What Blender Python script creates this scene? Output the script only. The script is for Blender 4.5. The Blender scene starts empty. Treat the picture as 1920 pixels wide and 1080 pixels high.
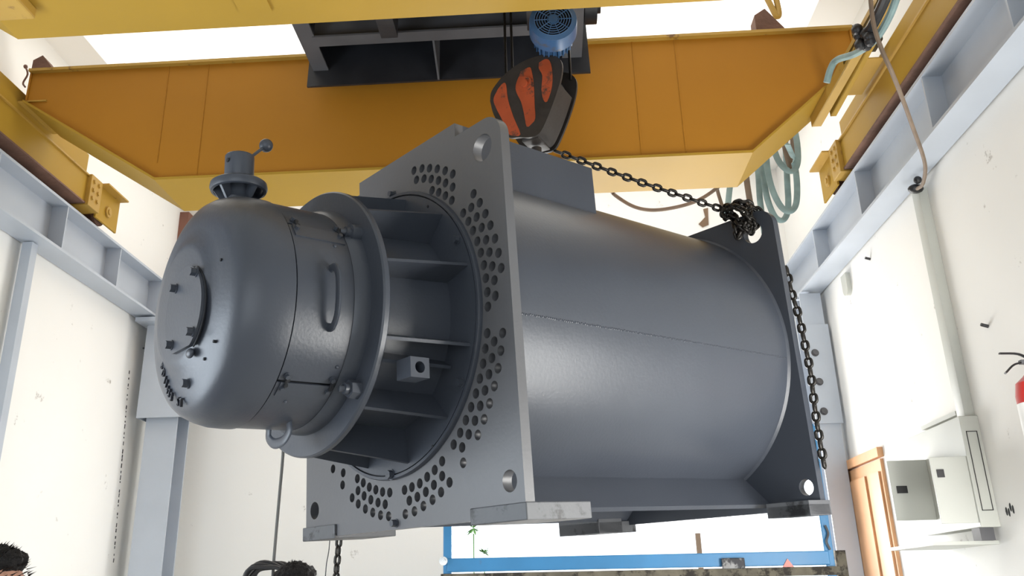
import bpy, bmesh, math, random
from mathutils import Vector, Matrix
random.seed(7)
PI = math.pi
sc = bpy.context.scene
COL = sc.collection

# ------------------------------------------------------------------ camera
F_PX, CX, CY = 1662.38, 920.757, 484.3           # focal length and optical centre in 1920x1080 pixels
RC = [Vector((0.9976356, 0.0665690, -0.0170811)),  # camera right
      Vector((-0.0562113, 0.9333692, 0.3544886)),  # camera forward
      Vector((0.0395409, -0.3526903, 0.9349043))]  # camera up
EYE = Vector((0, 0, 1.6))
cam_d = bpy.data.cameras.new('camera'); cam = bpy.data.objects.new('camera', cam_d); COL.objects.link(cam)
cam_d.sensor_width = 36; cam_d.lens = F_PX/1920*36
cam_d.shift_x = (960-CX)/1920; cam_d.shift_y = -(540-CY)/1920
cam_d.clip_start = 0.05; cam_d.clip_end = 200
m = Matrix.Identity(4)
for i in range(3):
    m[i][0] = RC[0][i]; m[i][1] = RC[2][i]; m[i][2] = -RC[1][i]; m[i][3] = EYE[i]
cam.matrix_world = m
sc.camera = cam

# ------------------------------------------------------------------ world, view, daylight, added fill lamps
sc.view_settings.view_transform = 'Standard'; sc.view_settings.look = 'None'
sc.view_settings.gamma = 1; sc.view_settings.exposure = 0.0
w = bpy.data.worlds.new('sky'); sc.world = w; w.use_nodes = True
bg = w.node_tree.nodes['Background']; bg.inputs[0].default_value = (0.88, 0.94, 1.0, 1); bg.inputs[1].default_value = 2.2
sc.cycles.max_bounces = 8; sc.cycles.diffuse_bounces = 5
sc.cycles.sample_clamp_indirect = 6

def area(name, loc, target, sx, sy, power, color=(1, 1, 1)):
    d = bpy.data.lights.new(name, 'AREA'); d.shape = 'RECTANGLE'; d.size = sx; d.size_y = sy; d.energy = power; d.color = color
    o = bpy.data.objects.new(name, d); COL.objects.link(o); o.location = loc
    o.rotation_euler = (Vector(target)-Vector(loc)).to_track_quat('-Z', 'Y').to_euler(); return o
area('fill_front', (-0.5, -2.9, 1.2), (-0.3, 3, 2.3), 4.0, 2.2, 34, (0.84, 0.92, 1.0))  # added fill from behind the camera, no source in view there
area('daylight_back_door', (0.55, 6.9, 1.3), (0.3, 3.5, 2.4), 2.4, 2.4, 250, (1.0, 0.97, 0.92))
area('fill_left', (-2.93, 2.1, 1.85), (0.3, 3.4, 2.3), 1.7, 1.5, 60, (0.80, 0.90, 1.0))  # added fill from the left, out of view, to light the machine's front
area('fill_right', (1.90, 2.35, 1.5), (0.0, 4.0, 2.3), 1.1, 1.3, 95, (1.0, 0.98, 0.93))  # added fill from the right, out of view, aimed to brighten the round body

# ------------------------------------------------------------------ picking helpers
def ray(u, v):
    return RC[0]*((u-CX)/F_PX) + RC[1] - RC[2]*((v-CY)/F_PX)
def at_x(u, v, X): q = ray(u, v); return EYE + q*((X-EYE.x)/q.x)
def at_y(u, v, Y): q = ray(u, v); return EYE + q*((Y-EYE.y)/q.y)
def at_z(u, v, Z): q = ray(u, v); return EYE + q*((Z-EYE.z)/q.z)
# frame of the hanging machine: x across its face, y along its shaft (away from the drum), z up
MW = Matrix(((0.6935045, 0.7194340, -0.0382911, -0.5117508),
             (-0.7204483, 0.6923437, -0.0401805, 2.8999686),
             (-0.0023966, 0.0554520, 0.9984585, 2.5028020), (0, 0, 0, 1)))
MI = MW.inverted()
_eyeL = MI @ EYE
def mray(u, v): return MI.to_3x3() @ ray(u, v)
def my(u, v, y): q = mray(u, v); return _eyeL + q*((y-_eyeL.y)/q.y)
def mx(u, v, x): q = mray(u, v); return _eyeL + q*((x-_eyeL.x)/q.x)

# ------------------------------------------------------------------ materials
def mat(name, col, rough=0.5, metal=0.0, var=0.12, scale=6.0, bump=0.0, bscale=60.0, stain=None, stain_amt=0.0, stain_scale=3.0,
        spec=0.5, emit=None, estr=0.0, trans=0.0, coat=0.0):
    M = bpy.data.materials.new(name); M.use_nodes = True; nt = M.node_tree; N = nt.nodes; L = nt.links
    b = N['Principled BSDF']; b.inputs['Metallic'].default_value = metal
    b.inputs['Specular IOR Level'].default_value = spec; b.inputs['Coat Weight'].default_value = coat
    tc = N.new('ShaderNodeTexCoord')
    n1 = N.new('ShaderNodeTexNoise'); n1.inputs['Scale'].default_value = scale; n1.inputs['Detail'].default_value = 6
    L.new(tc.outputs['Object'], n1.inputs['Vector'])
    r = N.new('ShaderNodeValToRGB'); r.color_ramp.elements[0].position = 0.3; r.color_ramp.elements[1].position = 0.7
    c = Vector(col[:3]); r.color_ramp.elements[0].color = (*(c*(1-var)), 1); r.color_ramp.elements[1].color = (*[min(1, x*(1+var)) for x in c], 1)
    L.new(n1.outputs['Fac'], r.inputs['Fac']); out = r.outputs['Color']
    if stain is not None:
        n2 = N.new('ShaderNodeTexNoise'); n2.inputs['Scale'].default_value = stain_scale; n2.inputs['Detail'].default_value = 8; n2.inputs['Roughness'].default_value = 0.7
        L.new(tc.outputs['Object'], n2.inputs['Vector'])
        r2 = N.new('ShaderNodeValToRGB'); r2.color_ramp.elements[0].position = 1-stain_amt-0.04; r2.color_ramp.elements[1].position = 1-stain_amt+0.04
        L.new(n2.outputs['Fac'], r2.inputs['Fac'])
        mx_ = N.new('ShaderNodeMix'); mx_.data_type = 'RGBA'; L.new(r2.outputs['Color'], mx_.inputs[0]); L.new(out, mx_.inputs[6]); mx_.inputs[7].default_value = (*stain, 1)
        out = mx_.outputs[2]
    L.new(out, b.inputs['Base Color'])
    rr = N.new('ShaderNodeMapRange'); rr.inputs['To Min'].default_value = max(0.02, rough-0.07); rr.inputs['To Max'].default_value = min(1, rough+0.07)
    L.new(n1.outputs['Fac'], rr.inputs['Value']); L.new(rr.outputs['Result'], b.inputs['Roughness'])
    if bump > 0:
        n3 = N.new('ShaderNodeTexNoise'); n3.inputs['Scale'].default_value = bscale; n3.inputs['Detail'].default_value = 4
        L.new(tc.outputs['Object'], n3.inputs['Vector'])
        bp = N.new('ShaderNodeBump'); bp.inputs['Strength'].default_value = bump; bp.inputs['Distance'].default_value = 0.01
        L.new(n3.outputs['Fac'], bp.inputs['Height']); L.new(bp.outputs['Normal'], b.inputs['Normal'])
    if emit: b.inputs['Emission Color'].default_value = (*emit, 1); b.inputs['Emission Strength'].default_value = estr
    if trans: b.inputs['Transmission Weight'].default_value = trans
    return M
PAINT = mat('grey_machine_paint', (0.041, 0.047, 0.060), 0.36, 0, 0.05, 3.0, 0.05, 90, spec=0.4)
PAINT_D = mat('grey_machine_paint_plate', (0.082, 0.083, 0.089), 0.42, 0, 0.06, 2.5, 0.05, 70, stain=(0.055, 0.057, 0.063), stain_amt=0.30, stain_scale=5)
FOOTM = mat('greasy_grey_paint', (0.07, 0.073, 0.08), 0.5, 0, 0.1, 6, 0.1, 40, stain=(0.010, 0.010, 0.012), stain_amt=0.42, stain_scale=9)
GAP = mat('dark_seam_rubber', (0.006, 0.007, 0.01), 0.8)
BARE = mat('scuffed_steel', (0.20, 0.20, 0.20), 0.5, 0.3, 0.3, 12, 0.2, 40, stain=(0.02, 0.02, 0.025), stain_amt=0.5, stain_scale=14)
OCH = mat('ochre_girder_paint', (0.36, 0.155, 0.015), 0.5, 0, 0.05, 1.5, 0.04, 30, spec=0.18)
YEL = mat('yellow_crane_paint', (0.36, 0.215, 0.026), 0.5, 0, 0.05, 1.5, 0.04, 30, spec=0.2)
YEL_W = mat('worn_yellow_paint', (0.40, 0.24, 0.04), 0.5, 0, 0.10, 3, 0.1, 30, stain=(0.13, 0.06, 0.02), stain_amt=0.36, stain_scale=7)
SILVER = mat('pale_blue_grey_steel_paint', (0.44, 0.48, 0.54), 0.42, 0.1, 0.05, 3, 0.05, 20)
RUST = mat('rusty_steel', (0.16, 0.085, 0.06), 0.8, 0.1, 0.3, 6, 0.3, 40)
RUST_P = mat('red_brown_primer', (0.22, 0.10, 0.07), 0.8, 0, 0.15, 5)
WALL = mat('white_plaster', (0.86, 0.85, 0.82), 0.85, 0, 0.02, 1.0, 0.15, 12, stain=(0.30, 0.27, 0.23), stain_amt=0.31, stain_scale=6.5, spec=0.2)
CEIL = mat('white_ceiling_paint', (0.88, 0.87, 0.84), 0.9, 0, 0.02, 1.0, spec=0.2)
CONC = mat('concrete_floor', (0.48, 0.47, 0.44), 0.8, 0, 0.15, 2, 0.2, 25)
BLACK = mat('black_trolley_paint', (0.016, 0.017, 0.021), 0.45, 0, 0.3, 6, 0.1, 30)
DGREY = mat('dusty_grey_steel', (0.085, 0.085, 0.092), 0.6, 0, 0.15, 5)
CHAIN = mat('oily_black_chain_steel', (0.022, 0.020, 0.018), 0.35, 0.7, 0.3, 20, 0.1, 80)
ORANGE = mat('worn_orange_paint', (0.33, 0.055, 0.014), 0.55, 0, 0.15, 10, 0.1, 40, stain=(0.07, 0.03, 0.02), stain_amt=0.40, stain_scale=14)
BLKP = mat('chipped_black_paint', (0.022, 0.018, 0.016), 0.5, 0, 0.3, 12, 0.15, 40)
BLUE_M = mat('blue_motor_paint', (0.035, 0.09, 0.19), 0.35, 0, 0.1, 8, stain=(0.08, 0.08, 0.09), stain_amt=0.36, stain_scale=12)
BLUE_T = mat('blue_truck_paint', (0.035, 0.20, 0.42), 0.4, 0, 0.08, 5, 0.05, 30, stain=(0.12, 0.07, 0.04), stain_amt=0.30, stain_scale=16)
WOOD_O = mat('weathered_plank', (0.13, 0.115, 0.085), 0.85, 0, 0.3, 14, 0.4, 40, stain=(0.03, 0.025, 0.02), stain_amt=0.45, stain_scale=12)
WOOD = mat('varnished_pine', (0.62, 0.33, 0.16), 0.5, 0, 0.15, 3, 0.05, 30, stain=(0.22, 0.09, 0.04), stain_amt=0.30, stain_scale=5)
CABM = mat('cream_grey_enclosure', (0.50, 0.51, 0.47), 0.45, 0, 0.04, 4)
BLKPL = mat('black_plastic', (0.012, 0.012, 0.014), 0.4)
REDP = mat('red_extinguisher_paint', (0.55, 0.035, 0.03), 0.3, 0, 0.05, 4, coat=0.3)
WHT = mat('white_label', (0.8, 0.8, 0.78), 0.6)
CABG = mat('faded_teal_cable_jacket', (0.20, 0.29, 0.29), 0.6, 0, 0.2, 12)
CABB = mat('dusty_brown_cable_jacket', (0.16, 0.115, 0.08), 0.7, 0, 0.2, 12)
HAIR = mat('black_hair', (0.007, 0.006, 0.006), 0.6, 0, 0.5, 60, 0.6, 220, spec=0.2)
SKIN = mat('warm_skin', (0.42, 0.22, 0.15), 0.55, 0, 0.06, 8)
EYEW = mat('eye_white', (0.7, 0.68, 0.66), 0.3); IRIS = mat('dark_iris', (0.015, 0.008, 0.005), 0.2)
SHIRT1 = mat('navy_cotton', (0.03, 0.045, 0.09), 0.9, 0, 0.1, 20); SHIRT2 = mat('grey_checked_cotton', (0.22, 0.22, 0.24), 0.9, 0, 0.2, 20)
TROUS = mat('dark_trouser_cloth', (0.03, 0.03, 0.035), 0.9, 0, 0.1, 20)
SHOE = mat('black_leather', (0.015, 0.012, 0.01), 0.4)
LEAF = mat('green_leaf', (0.10, 0.24, 0.05), 0.6, 0, 0.3, 9)
REFL = mat('red_reflector', (0.55, 0.06, 0.03), 0.3)
GLASS = mat('frosted_window_glass', (0.9, 0.93, 0.95), 0.4, trans=0.9)
CHROME = mat('bright_steel', (0.7, 0.7, 0.68), 0.2, 0.9)
ROOF_GLOW = mat('added_roof_glow', (0.9, 0.9, 0.88), 0.6, emit=(1.0, 0.985, 0.94), estr=1.08)  # added glow that makes the ceiling bright white, not a known roof light
DIRT = mat('dry_leaf_brown', (0.20, 0.13, 0.08), 0.9)

# ------------------------------------------------------------------ mesh helpers
def link(o, parent=None):
    COL.objects.link(o)
    if parent is not None: o.parent = parent
    return o
def obj(name, bm, material, parent=None, smooth=35, **props):
    bmesh.ops.recalc_face_normals(bm, faces=bm.faces)
    me = bpy.data.meshes.new(name)
    if smooth:
        ang = math.radians(smooth)
        for f in bm.faces: f.smooth = True
        for e in bm.edges:
            e.smooth = not (len(e.link_faces) != 2 or e.calc_face_angle(0) > ang)
    bm.to_mesh(me); bm.free()
    mats = material if isinstance(material, (list, tuple)) else [material]
    for q in mats: me.materials.append(q)
    o = bpy.data.objects.new(name, me)
    link(o, parent)
    for k, v in props.items(): o[k] = v
    return o
def tag(o, label, cat, group=None, kind=None):
    o['label'] = label; o['category'] = cat
    if group: o['group'] = group
    if kind: o['kind'] = kind
    return o
def thing(name, label, cat, loc=(0, 0, 0), group=None, rotz=0):
    o = bpy.data.objects.new(name, None); o.empty_display_size = 0.1; COL.objects.link(o); o.location = loc; o.rotation_euler = (0, 0, rotz)
    return tag(o, label, cat, group)
def struct(name, bm, m_, parent=None):
    o = obj(name, bm, m_, parent); o['kind'] = 'structure'; return o
NB = bmesh.new
def box(bm, lo, hi, M=None, mi=0, bevel=0.0):
    lo = Vector(lo); hi = Vector(hi); c = (lo+hi)/2; s = hi-lo
    T = Matrix.Translation(c) @ Matrix.Diagonal((abs(s.x), abs(s.y), abs(s.z), 1))
    if M is not None: T = M @ T
    r = bmesh.ops.create_cube(bm, size=1, matrix=T)
    fs = set(f for v in r['verts'] for f in v.link_faces)
    for f in fs: f.material_index = mi
    if bevel > 0:
        es = list(set(e for v in r['verts'] for e in v.link_edges))
        bmesh.ops.bevel(bm, geom=es, offset=bevel, segments=2, affect='EDGES', profile=0.5)
def frame_of(d, up=None):
    d = Vector(d).normalized(); u = Vector(up) if up is not None else (Vector((0, 0, 1)) if abs(d.z) < 0.9 else Vector((1, 0, 0)))
    a = u.cross(d).normalized(); b = d.cross(a).normalized()
    return Matrix((a, b, d)).transposed()
def cyl(bm, p0, p1, r0, r1=None, seg=24, mi=0, cap=True):
    p0 = Vector(p0); p1 = Vector(p1); d = p1-p0
    T = Matrix.Translation((p0+p1)/2) @ frame_of(d).to_4x4()
    r = bmesh.ops.create_cone(bm, cap_ends=cap, segments=seg, radius1=r0, radius2=r0 if r1 is None else r1, depth=d.length, matrix=T)
    for f in set(f for v in r['verts'] for f in v.link_faces): f.material_index = mi
def sph(bm, c, r, seg=24, scale=(1, 1, 1), mi=0):
    T = Matrix.Translation(c) @ Matrix.Diagonal((*scale, 1))
    q = bmesh.ops.create_uvsphere(bm, u_segments=seg, v_segments=seg//2, radius=r, matrix=T)
    for f in set(f for v in q['verts'] for f in v.link_faces): f.material_index = mi
def lathe(bm, prof, cx, cz, seg=96, a0=0.0, a1=360.0, closed=False):
    """profile of (radius, y) turned about the y axis through (cx, cz); angles from +x towards +z"""
    full = abs(a1-a0) >= 359.99; n = seg if full else max(2, int(seg*(a1-a0)/360))
    rows = []
    for r, y in prof:
        if r < 1e-6: rows.append([bm.verts.new((cx, y, cz))])
        else:
            rows.append([bm.verts.new((cx+r*math.cos(math.radians(a0+(a1-a0)*k/n)), y, cz+r*math.sin(math.radians(a0+(a1-a0)*k/n)))) for k in range(n if full else n+1)])
    pairs = list(zip(rows, rows[1:])) + ([(rows[-1], rows[0])] if closed else [])
    for A, B in pairs:
        m_ = max(len(A), len(B)); cnt = m_ if full else m_-1
        for k in range(cnt):
            k2 = (k+1) % m_
            vs = [A[0]] if len(A) == 1 else [A[k], A[k2]]
            vs += [B[0]] if len(B) == 1 else [B[k2], B[k]]
            if len(vs) >= 3: bm.faces.new(vs)
    if closed and not full:
        bm.faces.new([r[0] for r in rows]); bm.faces.new([r[-1] for r in reversed(rows)])
def tube(bm, pts, r, seg=10, cap=True, flat=None, up=None, mi=0):
    """swept round (or, with flat=(w,h), oblong) section along a polyline"""
    pts = [Vector(p) for p in pts]; rings = []; prev = None
    for i, p in enumerate(pts):
        d = (pts[min(i+1, len(pts)-1)]-pts[max(i-1, 0)]).normalized()
        if prev is None: F = frame_of(d, up)
        else:
            a = prev.col[0]; b = d.cross(a).normalized(); a = b.cross(d).normalized(); F = Matrix((a, b, d)).transposed()
        prev = F
        if up is not None: F = frame_of(d, up)
        wx, wy = flat if flat else (r, r)
        rings.append([bm.verts.new(p + F @ Vector((wx*math.cos(2*PI*k/seg), wy*math.sin(2*PI*k/seg), 0))) for k in range(seg)])
    for A, B in zip(rings, rings[1:]):
        for k in range(seg): bm.faces.new((A[k], A[(k+1) % seg], B[(k+1) % seg], B[k])).material_index = mi
    if cap: bm.faces.new(rings[0][::-1]).material_index = mi; bm.faces.new(rings[-1]).material_index = mi
def spline(pts, n=8):
    P = [Vector(p) for p in pts]; P = [P[0]*2-P[1]] + P + [P[-1]*2-P[-2]]; out = []
    for i in range(1, len(P)-2):
        for k in range(n):
            t = k/n; a, b, c, d = P[i-1], P[i], P[i+1], P[i+2]
            out.append(0.5*((2*b)+(c-a)*t+(2*a-5*b+4*c-d)*t*t+(3*b-a-3*c+d)*t**3))
    out.append(P[-2]); return out
def prism(bm, poly, fn, t0, t1, holes=(), mi=0):
    """polygon (with holes) in (a,b), extruded from t0 to t1; fn(a,b,t) -> point"""
    loops = [poly]+list(holes); L0, L1 = [], []
    for lp in loops:
        L0.append([bm.verts.new(fn(a, b, t0)) for a, b in lp]); L1.append([bm.verts.new(fn(a, b, t1)) for a, b in lp])
    for LL in (L0, L1):
        es = []
        for lp in LL:
            for k in range(len(lp)): es.append(bm.edges.new((lp[k], lp[(k+1) % len(lp)])))
        if len(LL) == 1: bm.faces.new(LL[0]).material_index = mi
        else:
            g = bmesh.ops.triangle_fill(bm, use_beauty=True, edges=es)
            for f in g['geom']:
                if isinstance(f, bmesh.types.BMFace): f.material_index = mi
    for A, B in zip(L0, L1):
        for k in range(len(A)): bm.faces.new((A[k], A[(k+1) % len(A)], B[(k+1) % len(A)], B[k])).material_index = mi
def circ2(cx, cy, r, n=20): return [(cx+r*math.cos(2*PI*k/n), cy+r*math.sin(2*PI*k/n)) for k in range(n)]
XZ = lambda a, b, t: (a, t, b)       # plates that face along y
YZ = lambda a, b, t: (t, a, b)       # plates that face along x
XY = lambda a, b, t: (a, b, t)
def hexbolt(bm, p, d, r=0.011, h=0.009, washer=True, seg=6):
    p = Vector(p); d = Vector(d).normalized()
    if washer: cyl(bm, p, p+d*0.002, r*1.3, seg=18)
    cyl(bm, p, p+d*(h+0.002), r, seg=seg)
def ibeam_y(bm, xw, x0, x1, z0, z1, y0, y1, tf=0.016, tw=0.012):
    box(bm, (x0, y0, z0), (x1, y1, z0+tf)); box(bm, (x0, y0, z1-tf), (x1, y1, z1)); box(bm, (xw-tw/2, y0, z0+tf), (xw+tw/2, y1, z1-tf))
def column(bm, x0, x1, y0, y1, z0, z1, t=0.014):
    """H section standing upright, flanges facing +-y"""
    box(bm, (x0, y0, z0), (x1, y0+t, z1)); box(bm, (x0, y1-t, z0), (x1, y1, z1)); xm = (x0+x1)/2; box(bm, (xm-t/2, y0+t, z0), (xm+t/2, y1-t, z1))

# ------------------------------------------------------------------ the building
WL, WR, YB, YF, ZC = -3.0, 1.97, 6.75, -3.0, 4.85
bm = NB(); box(bm, (WL-1.5, YF-4, -0.12), (WR+1.5, YB+8, 0)); struct('floor', bm, CONC)
def holed_wall(name, fn, a0, a1, b0, b1, t0, t1, holes):
    bm = NB(); prism(bm, [(a0, b0), (a1, b0), (a1, b1), (a0, b1)], fn, t0, t1, [[(p, r), (q, r), (q, s), (p, s)] for p, q, r, s in holes]); return struct(name, bm, WALL)
FILL_OPEN_L = (1.25, 2.95, 1.1, 2.6); FILL_OPEN_R = (1.75, 2.95, 0.8, 2.2)  # openings made up to hold the side fill lamps, outside the frame
CLL = (4.9, 6.3, 4.15, 4.7)
holed_wall('wall_left', YZ, YF, YB, 0, ZC, WL-0.2, WL, [FILL_OPEN_L])
holed_wall('wall_right', YZ, YF, YB, 0, ZC, WR, WR+0.2, [FILL_OPEN_R])
# back wall with the truck doorway; front wall with an unseen opening added for the front fill
bm = NB(); box(bm, (WL-0.2, YB, 0), (-0.78, YB+0.2, ZC)); box(bm, (1.95, YB, 0), (WR+0.2, YB+0.2, ZC)); box(bm, (-0.78, YB, 2.75), (1.95, YB+0.2, ZC)); struct('wall_back', bm, WALL)
bm = NB(); box(bm, (WL-0.2, YF-0.2, 0), (-2.6, YF, ZC)); box(bm, (1.6, YF-0.2, 0), (WR+0.2, YF, ZC)); box(bm, (-2.6, YF-0.2, 3.8), (1.6, YF, ZC)); struct('wall_front', bm, WALL)
GLOW_HOLE = (-2.75, 1.7, 2.9, 6.6)
bm = NB(); prism(bm, [(WL-0.2, YF-0.2), (WR+0.2, YF-0.2), (WR+0.2, YB+0.2), (WL-0.2, YB+0.2)], XY, ZC, ZC+0.15, [[(GLOW_HOLE[0], GLOW_HOLE[2]), (GLOW_HOLE[1], GLOW_HOLE[2]), (GLOW_HOLE[1], GLOW_HOLE[3]), (GLOW_HOLE[0], GLOW_HOLE[3])]]); struct('ceiling', bm, CEIL)
bm = NB(); box(bm, (GLOW_HOLE[0]-0.05, GLOW_HOLE[2]-0.05, ZC+0.15), (GLOW_HOLE[1]+0.05, GLOW_HOLE[3]+0.05, ZC+0.16)); struct('added_window_3', bm, ROOF_GLOW)  # glowing panel added over the ceiling hole to whiten it
for n_, (X, W_) in enumerate(((WL-0.1, FILL_OPEN_L), (WR+0.1, FILL_OPEN_R))):
    y0, y1, z0, z1 = W_; bm = NB()
    for a in range(4):
        yy = y0+(y1-y0)*a/3; box(bm, (X-0.02, yy-0.02, z0), (X+0.02, yy+0.02, z1))
    for a in range(3):
        zz = z0+(z1-z0)*a/2; box(bm, (X-0.018, y0, zz-0.02), (X+0.018, y1, zz+0.02))
    fr = struct('added_window_%d' % (n_+1), bm, SILVER)

# crane runway beams with stiffeners
def runway(side):
    left = side < 0
    xi = -2.83 if left else 1.81; xo = WL+0.01 if left else WR-0.01
    z0, z1 = 3.545, 3.85; xw = xo+(0.05 if left else -0.05)
    t = thing('runway_beam', 'pale grey steel crane runway beam along the %s wall, stiffener plates in its web' % ('left' if left else 'right'), 'beam', ((xi+xo)/2, 0, z0), 'crane runway beams')
    b = NB(); ibeam_y(b, xw-(xi+xo)/2, min(xi, xo)-(xi+xo)/2, max(xi, xo)-(xi+xo)/2, 0, z1-z0, -2.9, 6.7); obj('beam_profile', b, SILVER, t, smooth=0)
    pix = [(213, 300), (70, 352)] if left else [(1545, 470), (1665, 305), (1815, 110)]
    ys = [at_x(*((242, 500)) if left else (1545, 415), xi).y]
    ys = [4.02, 4.72, 5.42, 6.1, 3.32, 2.6] if left else [2.35, 2.95, 3.72, 4.72, 5.6, 1.7]
    for yy in ys:
        b = NB(); c = (xi+xo)/2
        xa, xb = (xw-c, xi-0.004-c) if left else (xi+0.004-c, xw-c)
        box(b, (xa, yy-0.005, 0.016), (xb, yy+0.005, z1-z0-0.016)); obj('stiffener', b, SILVER, t, smooth=0)
    b = NB(); c = (xi+xo)/2; box(b, (-0.025, -2.9, z1-z0), (0.025, 6.6, z1-z0+0.03), bevel=0.004); obj('crane_rail', b, RUST, t, label='rust brown square crane rail')
    return t
runway(-1); runway(1)
# columns
t = thing('runway_column', 'blue-grey steel column standing in the left back corner, box head behind the drum', 'column', (-2.76, 6.3, 0))
b = NB(); column(b, -0.12, 0.11, -0.1, 0.12, 0, 3.53); obj('shaft', b, SILVER, t, smooth=0)
b = NB(); pz0, pz1 = at_y(279, 783, 6.12).z, at_y(290, 592, 6.12).z
box(b, (-0.16, -0.18, pz0), (0.17, -0.17, pz1)); box(b, (-0.16, -0.17, pz0), (-0.15, 0.13, pz1)); box(b, (0.16, -0.17, pz0), (0.17, 0.13, pz1)); obj('head_casing', b, SILVER, t, smooth=0)
b = NB(); box(b, (-0.2, -0.3, 3.5), (0.2, 0.2, 3.53)); obj('cap_plate', b, SILVER, t, smooth=0)
t = thing('runway_column', 'pale steel column standing in the right back corner beside the wooden door', 'column', (1.865, 6.1, 0))
b = NB(); column(b, -0.075, 0.07, -0.08, 0.1, 0, 3.53); obj('shaft', b, SILVER, t, smooth=0)
b = NB(); box(b, (-0.09, -0.095, 2.62), (0.085, -0.08, 3.3)); obj('splice_plate', b, SILVER, t, smooth=0)
for k in range(3):
    b = NB(); hexbolt(b, (-0.03, -0.095, 2.7+0.2*k), (0, -1, 0), 0.02, 0.016); obj('bolt', b, DGREY, t)
t = tag(obj('steel_post', (lambda b: (box(b, (-0.03, -0.03, 0), (0.03, 0.03, 3.54)), b)[1])(NB()), SILVER), 'slim blue-grey steel post against the bright left wall, far left', 'post')
p = at_x(30, 680, -2.9); t.location = (-2.94, p.y, 0)
# rust brown posts above the runway at the back wall
for X, (u0, u1, vt), lab in ((None, (334, 362, 398), 'rust brown steel post at the back wall above the drum, left'), (None, (1478, 1502, 330), 'rust brown steel post at the back wall behind the hanging cable loops')):
    a = at_y(u0, vt, 6.7).x; c = at_y(u1, vt, 6.7).x; b = NB(); box(b, (a, 6.62, 3.4 if u0 < 900 else 3.0), (c, 6.74, at_y(u0, vt, 6.62).z if u0 < 900 else 4.8)); tag(obj('rusty_post', b, RUST_P), lab, 'post')

# ------------------------------------------------------------------ crane bridge
ZG0, ZG1 = 3.638, 4.325
def girder(yf, yb, label, seams, pm=None):
    pm = pm or YEL
    cx_ = -0.5; t = thing('crane_girder', label, 'girder', (cx_, (yf+yb)/2, ZG0), 'bridge crane girders')
    d = (yb-yf)/2; xl, xr = -2.76-cx_, 1.66-cx_; bl, br = -1.97-cx_, 1.067-cx_; H = ZG1-ZG0; he = H-0.18
    out = [(xl, he), (bl, 0), (br, 0), (xr, he), (xr, H), (xl, H)]
    b = NB(); prism(b, out, XZ, -d+0.03, -d+0.038); obj('web_plate', b, pm, t, smooth=0)
    b = NB(); prism(b, out, XZ, d-0.038, d-0.03); obj('web_plate', b, pm, t, smooth=0)
    b = NB(); box(b, (xl, -d, H-0.002), (xr, d, H+0.014)); obj('top_flange', b, YEL_W, t, smooth=0)
    b = NB(); th = 0.014
    prism(b, [(xl, he), (bl, 0), (br, 0), (xr, he), (xr, he-th), (br, -th), (bl, -th), (xl, he-th)], XZ, -d, d); obj('bottom_flange', b, YEL, t, smooth=0)  # yellow also on the ochre girder: brightness from below put into the flange colour
    for s in (xl, xr-0.01):
        b = NB(); box(b, (s, -d+0.02, he), (s+0.01, d-0.02, H)); obj('end_plate', b, pm, t, smooth=0)
    b = NB(); box(b, (xl+0.1, -0.03, H+0.014), (xr-0.05, 0.03, H+0.05), bevel=0.005); obj('trolley_rail', b, RUST, t, label='dark rusty trolley rail on top')
    for u in seams:
        b = NB(); tube(b, [(u-cx_, -d+0.03, 0.0 if bl < u-cx_ < br else 0.1), (u-cx_, -d+0.03, H)], 0.004, 6); obj('weld_seam', b, pm, t)
    return t
girder(4.0, 4.40, 'far yellow crane girder, full deep web in view behind the trolley and hook block', [at_y(375, 230, 4.0).x, at_y(1195, 180, 4.0).x, at_y(1275, 160, 4.0).x, at_y(303, 200, 4.0).x], OCH)
G2 = girder(2.36, 2.76, 'near yellow crane girder crossing overhead at the top edge, seen from below', [])
b = NB(); c_ = at_z(472, 5, 3.62); box(b, (c_.x-0.06+0.5, c_.y-2.56-0.05, -0.022), (c_.x+0.06+0.5, c_.y-2.56+0.05, -0.014)); obj('patch_plate', b, YEL, G2, smooth=0)
b = NB(); c_ = at_z(20, 20, 3.6); box(b, (c_.x+0.5-0.14, c_.y-2.56-0.10, -0.06), (c_.x+0.5+0.08, c_.y-2.56+0.03, -0.014), bevel=0.008); obj('corner_bracket', b, YEL_W, G2, smooth=0)
# end stops on the far girder
def wedge(name, label, u, v, w_, h_, cat='end stop'):
    p_ = at_y(u, v, 4.2); b = NB(); prism(b, [(-w_/2, 0), (w_/2, 0), (w_/2, h_*0.35), (-w_*0.1, h_), (-w_/2, h_*0.8)], XZ, -0.05, 0.05); o = obj(name, b, RUST, smooth=0); o.location = (p_.x, 4.2, ZG1+0.05); return tag(o, label, cat)
wedge('buffer_stop', 'rusty triangular buffer stop on the left end of the far girder', 90, 130, 0.13, 0.15)
wedge('buffer_stop', 'rusty brown buffer stop on the far girder top, right of the trolley', 1437, 40, 0.15, 0.2)
b = NB(); tube(b, spline([(0, 0, 0.20), (0.03, -0.01, 0.08), (0.055, -0.01, 0.0), (0.07, -0.01, 0.03), (0.06, -0.01, 0.2)], 5), 0.016, 8); o = tag(obj('lifting_hook', b, YEL_W), 'small yellow hook hanging in front of the right rusty stop', 'hook'); p_ = at_y(1432, 42, 4.02); o.location = (p_.x, 3.98, p_.z)
b = NB()
for k in range(3): box(b, (0, 0, 0.035*k), (0.30, 0.12, 0.035*k+0.03), bevel=0.003)
o = tag(obj('stacked_channel', b, mat('sooty_olive_steel', (0.07, 0.055, 0.02), 0.6, 0, 0.4, 8)), 'dark olive ribbed steel box on the right end of the far girder top', 'box'); o.location = (at_y(1542, 40, 4.15).x, 4.15, ZG1+0.014)
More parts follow.
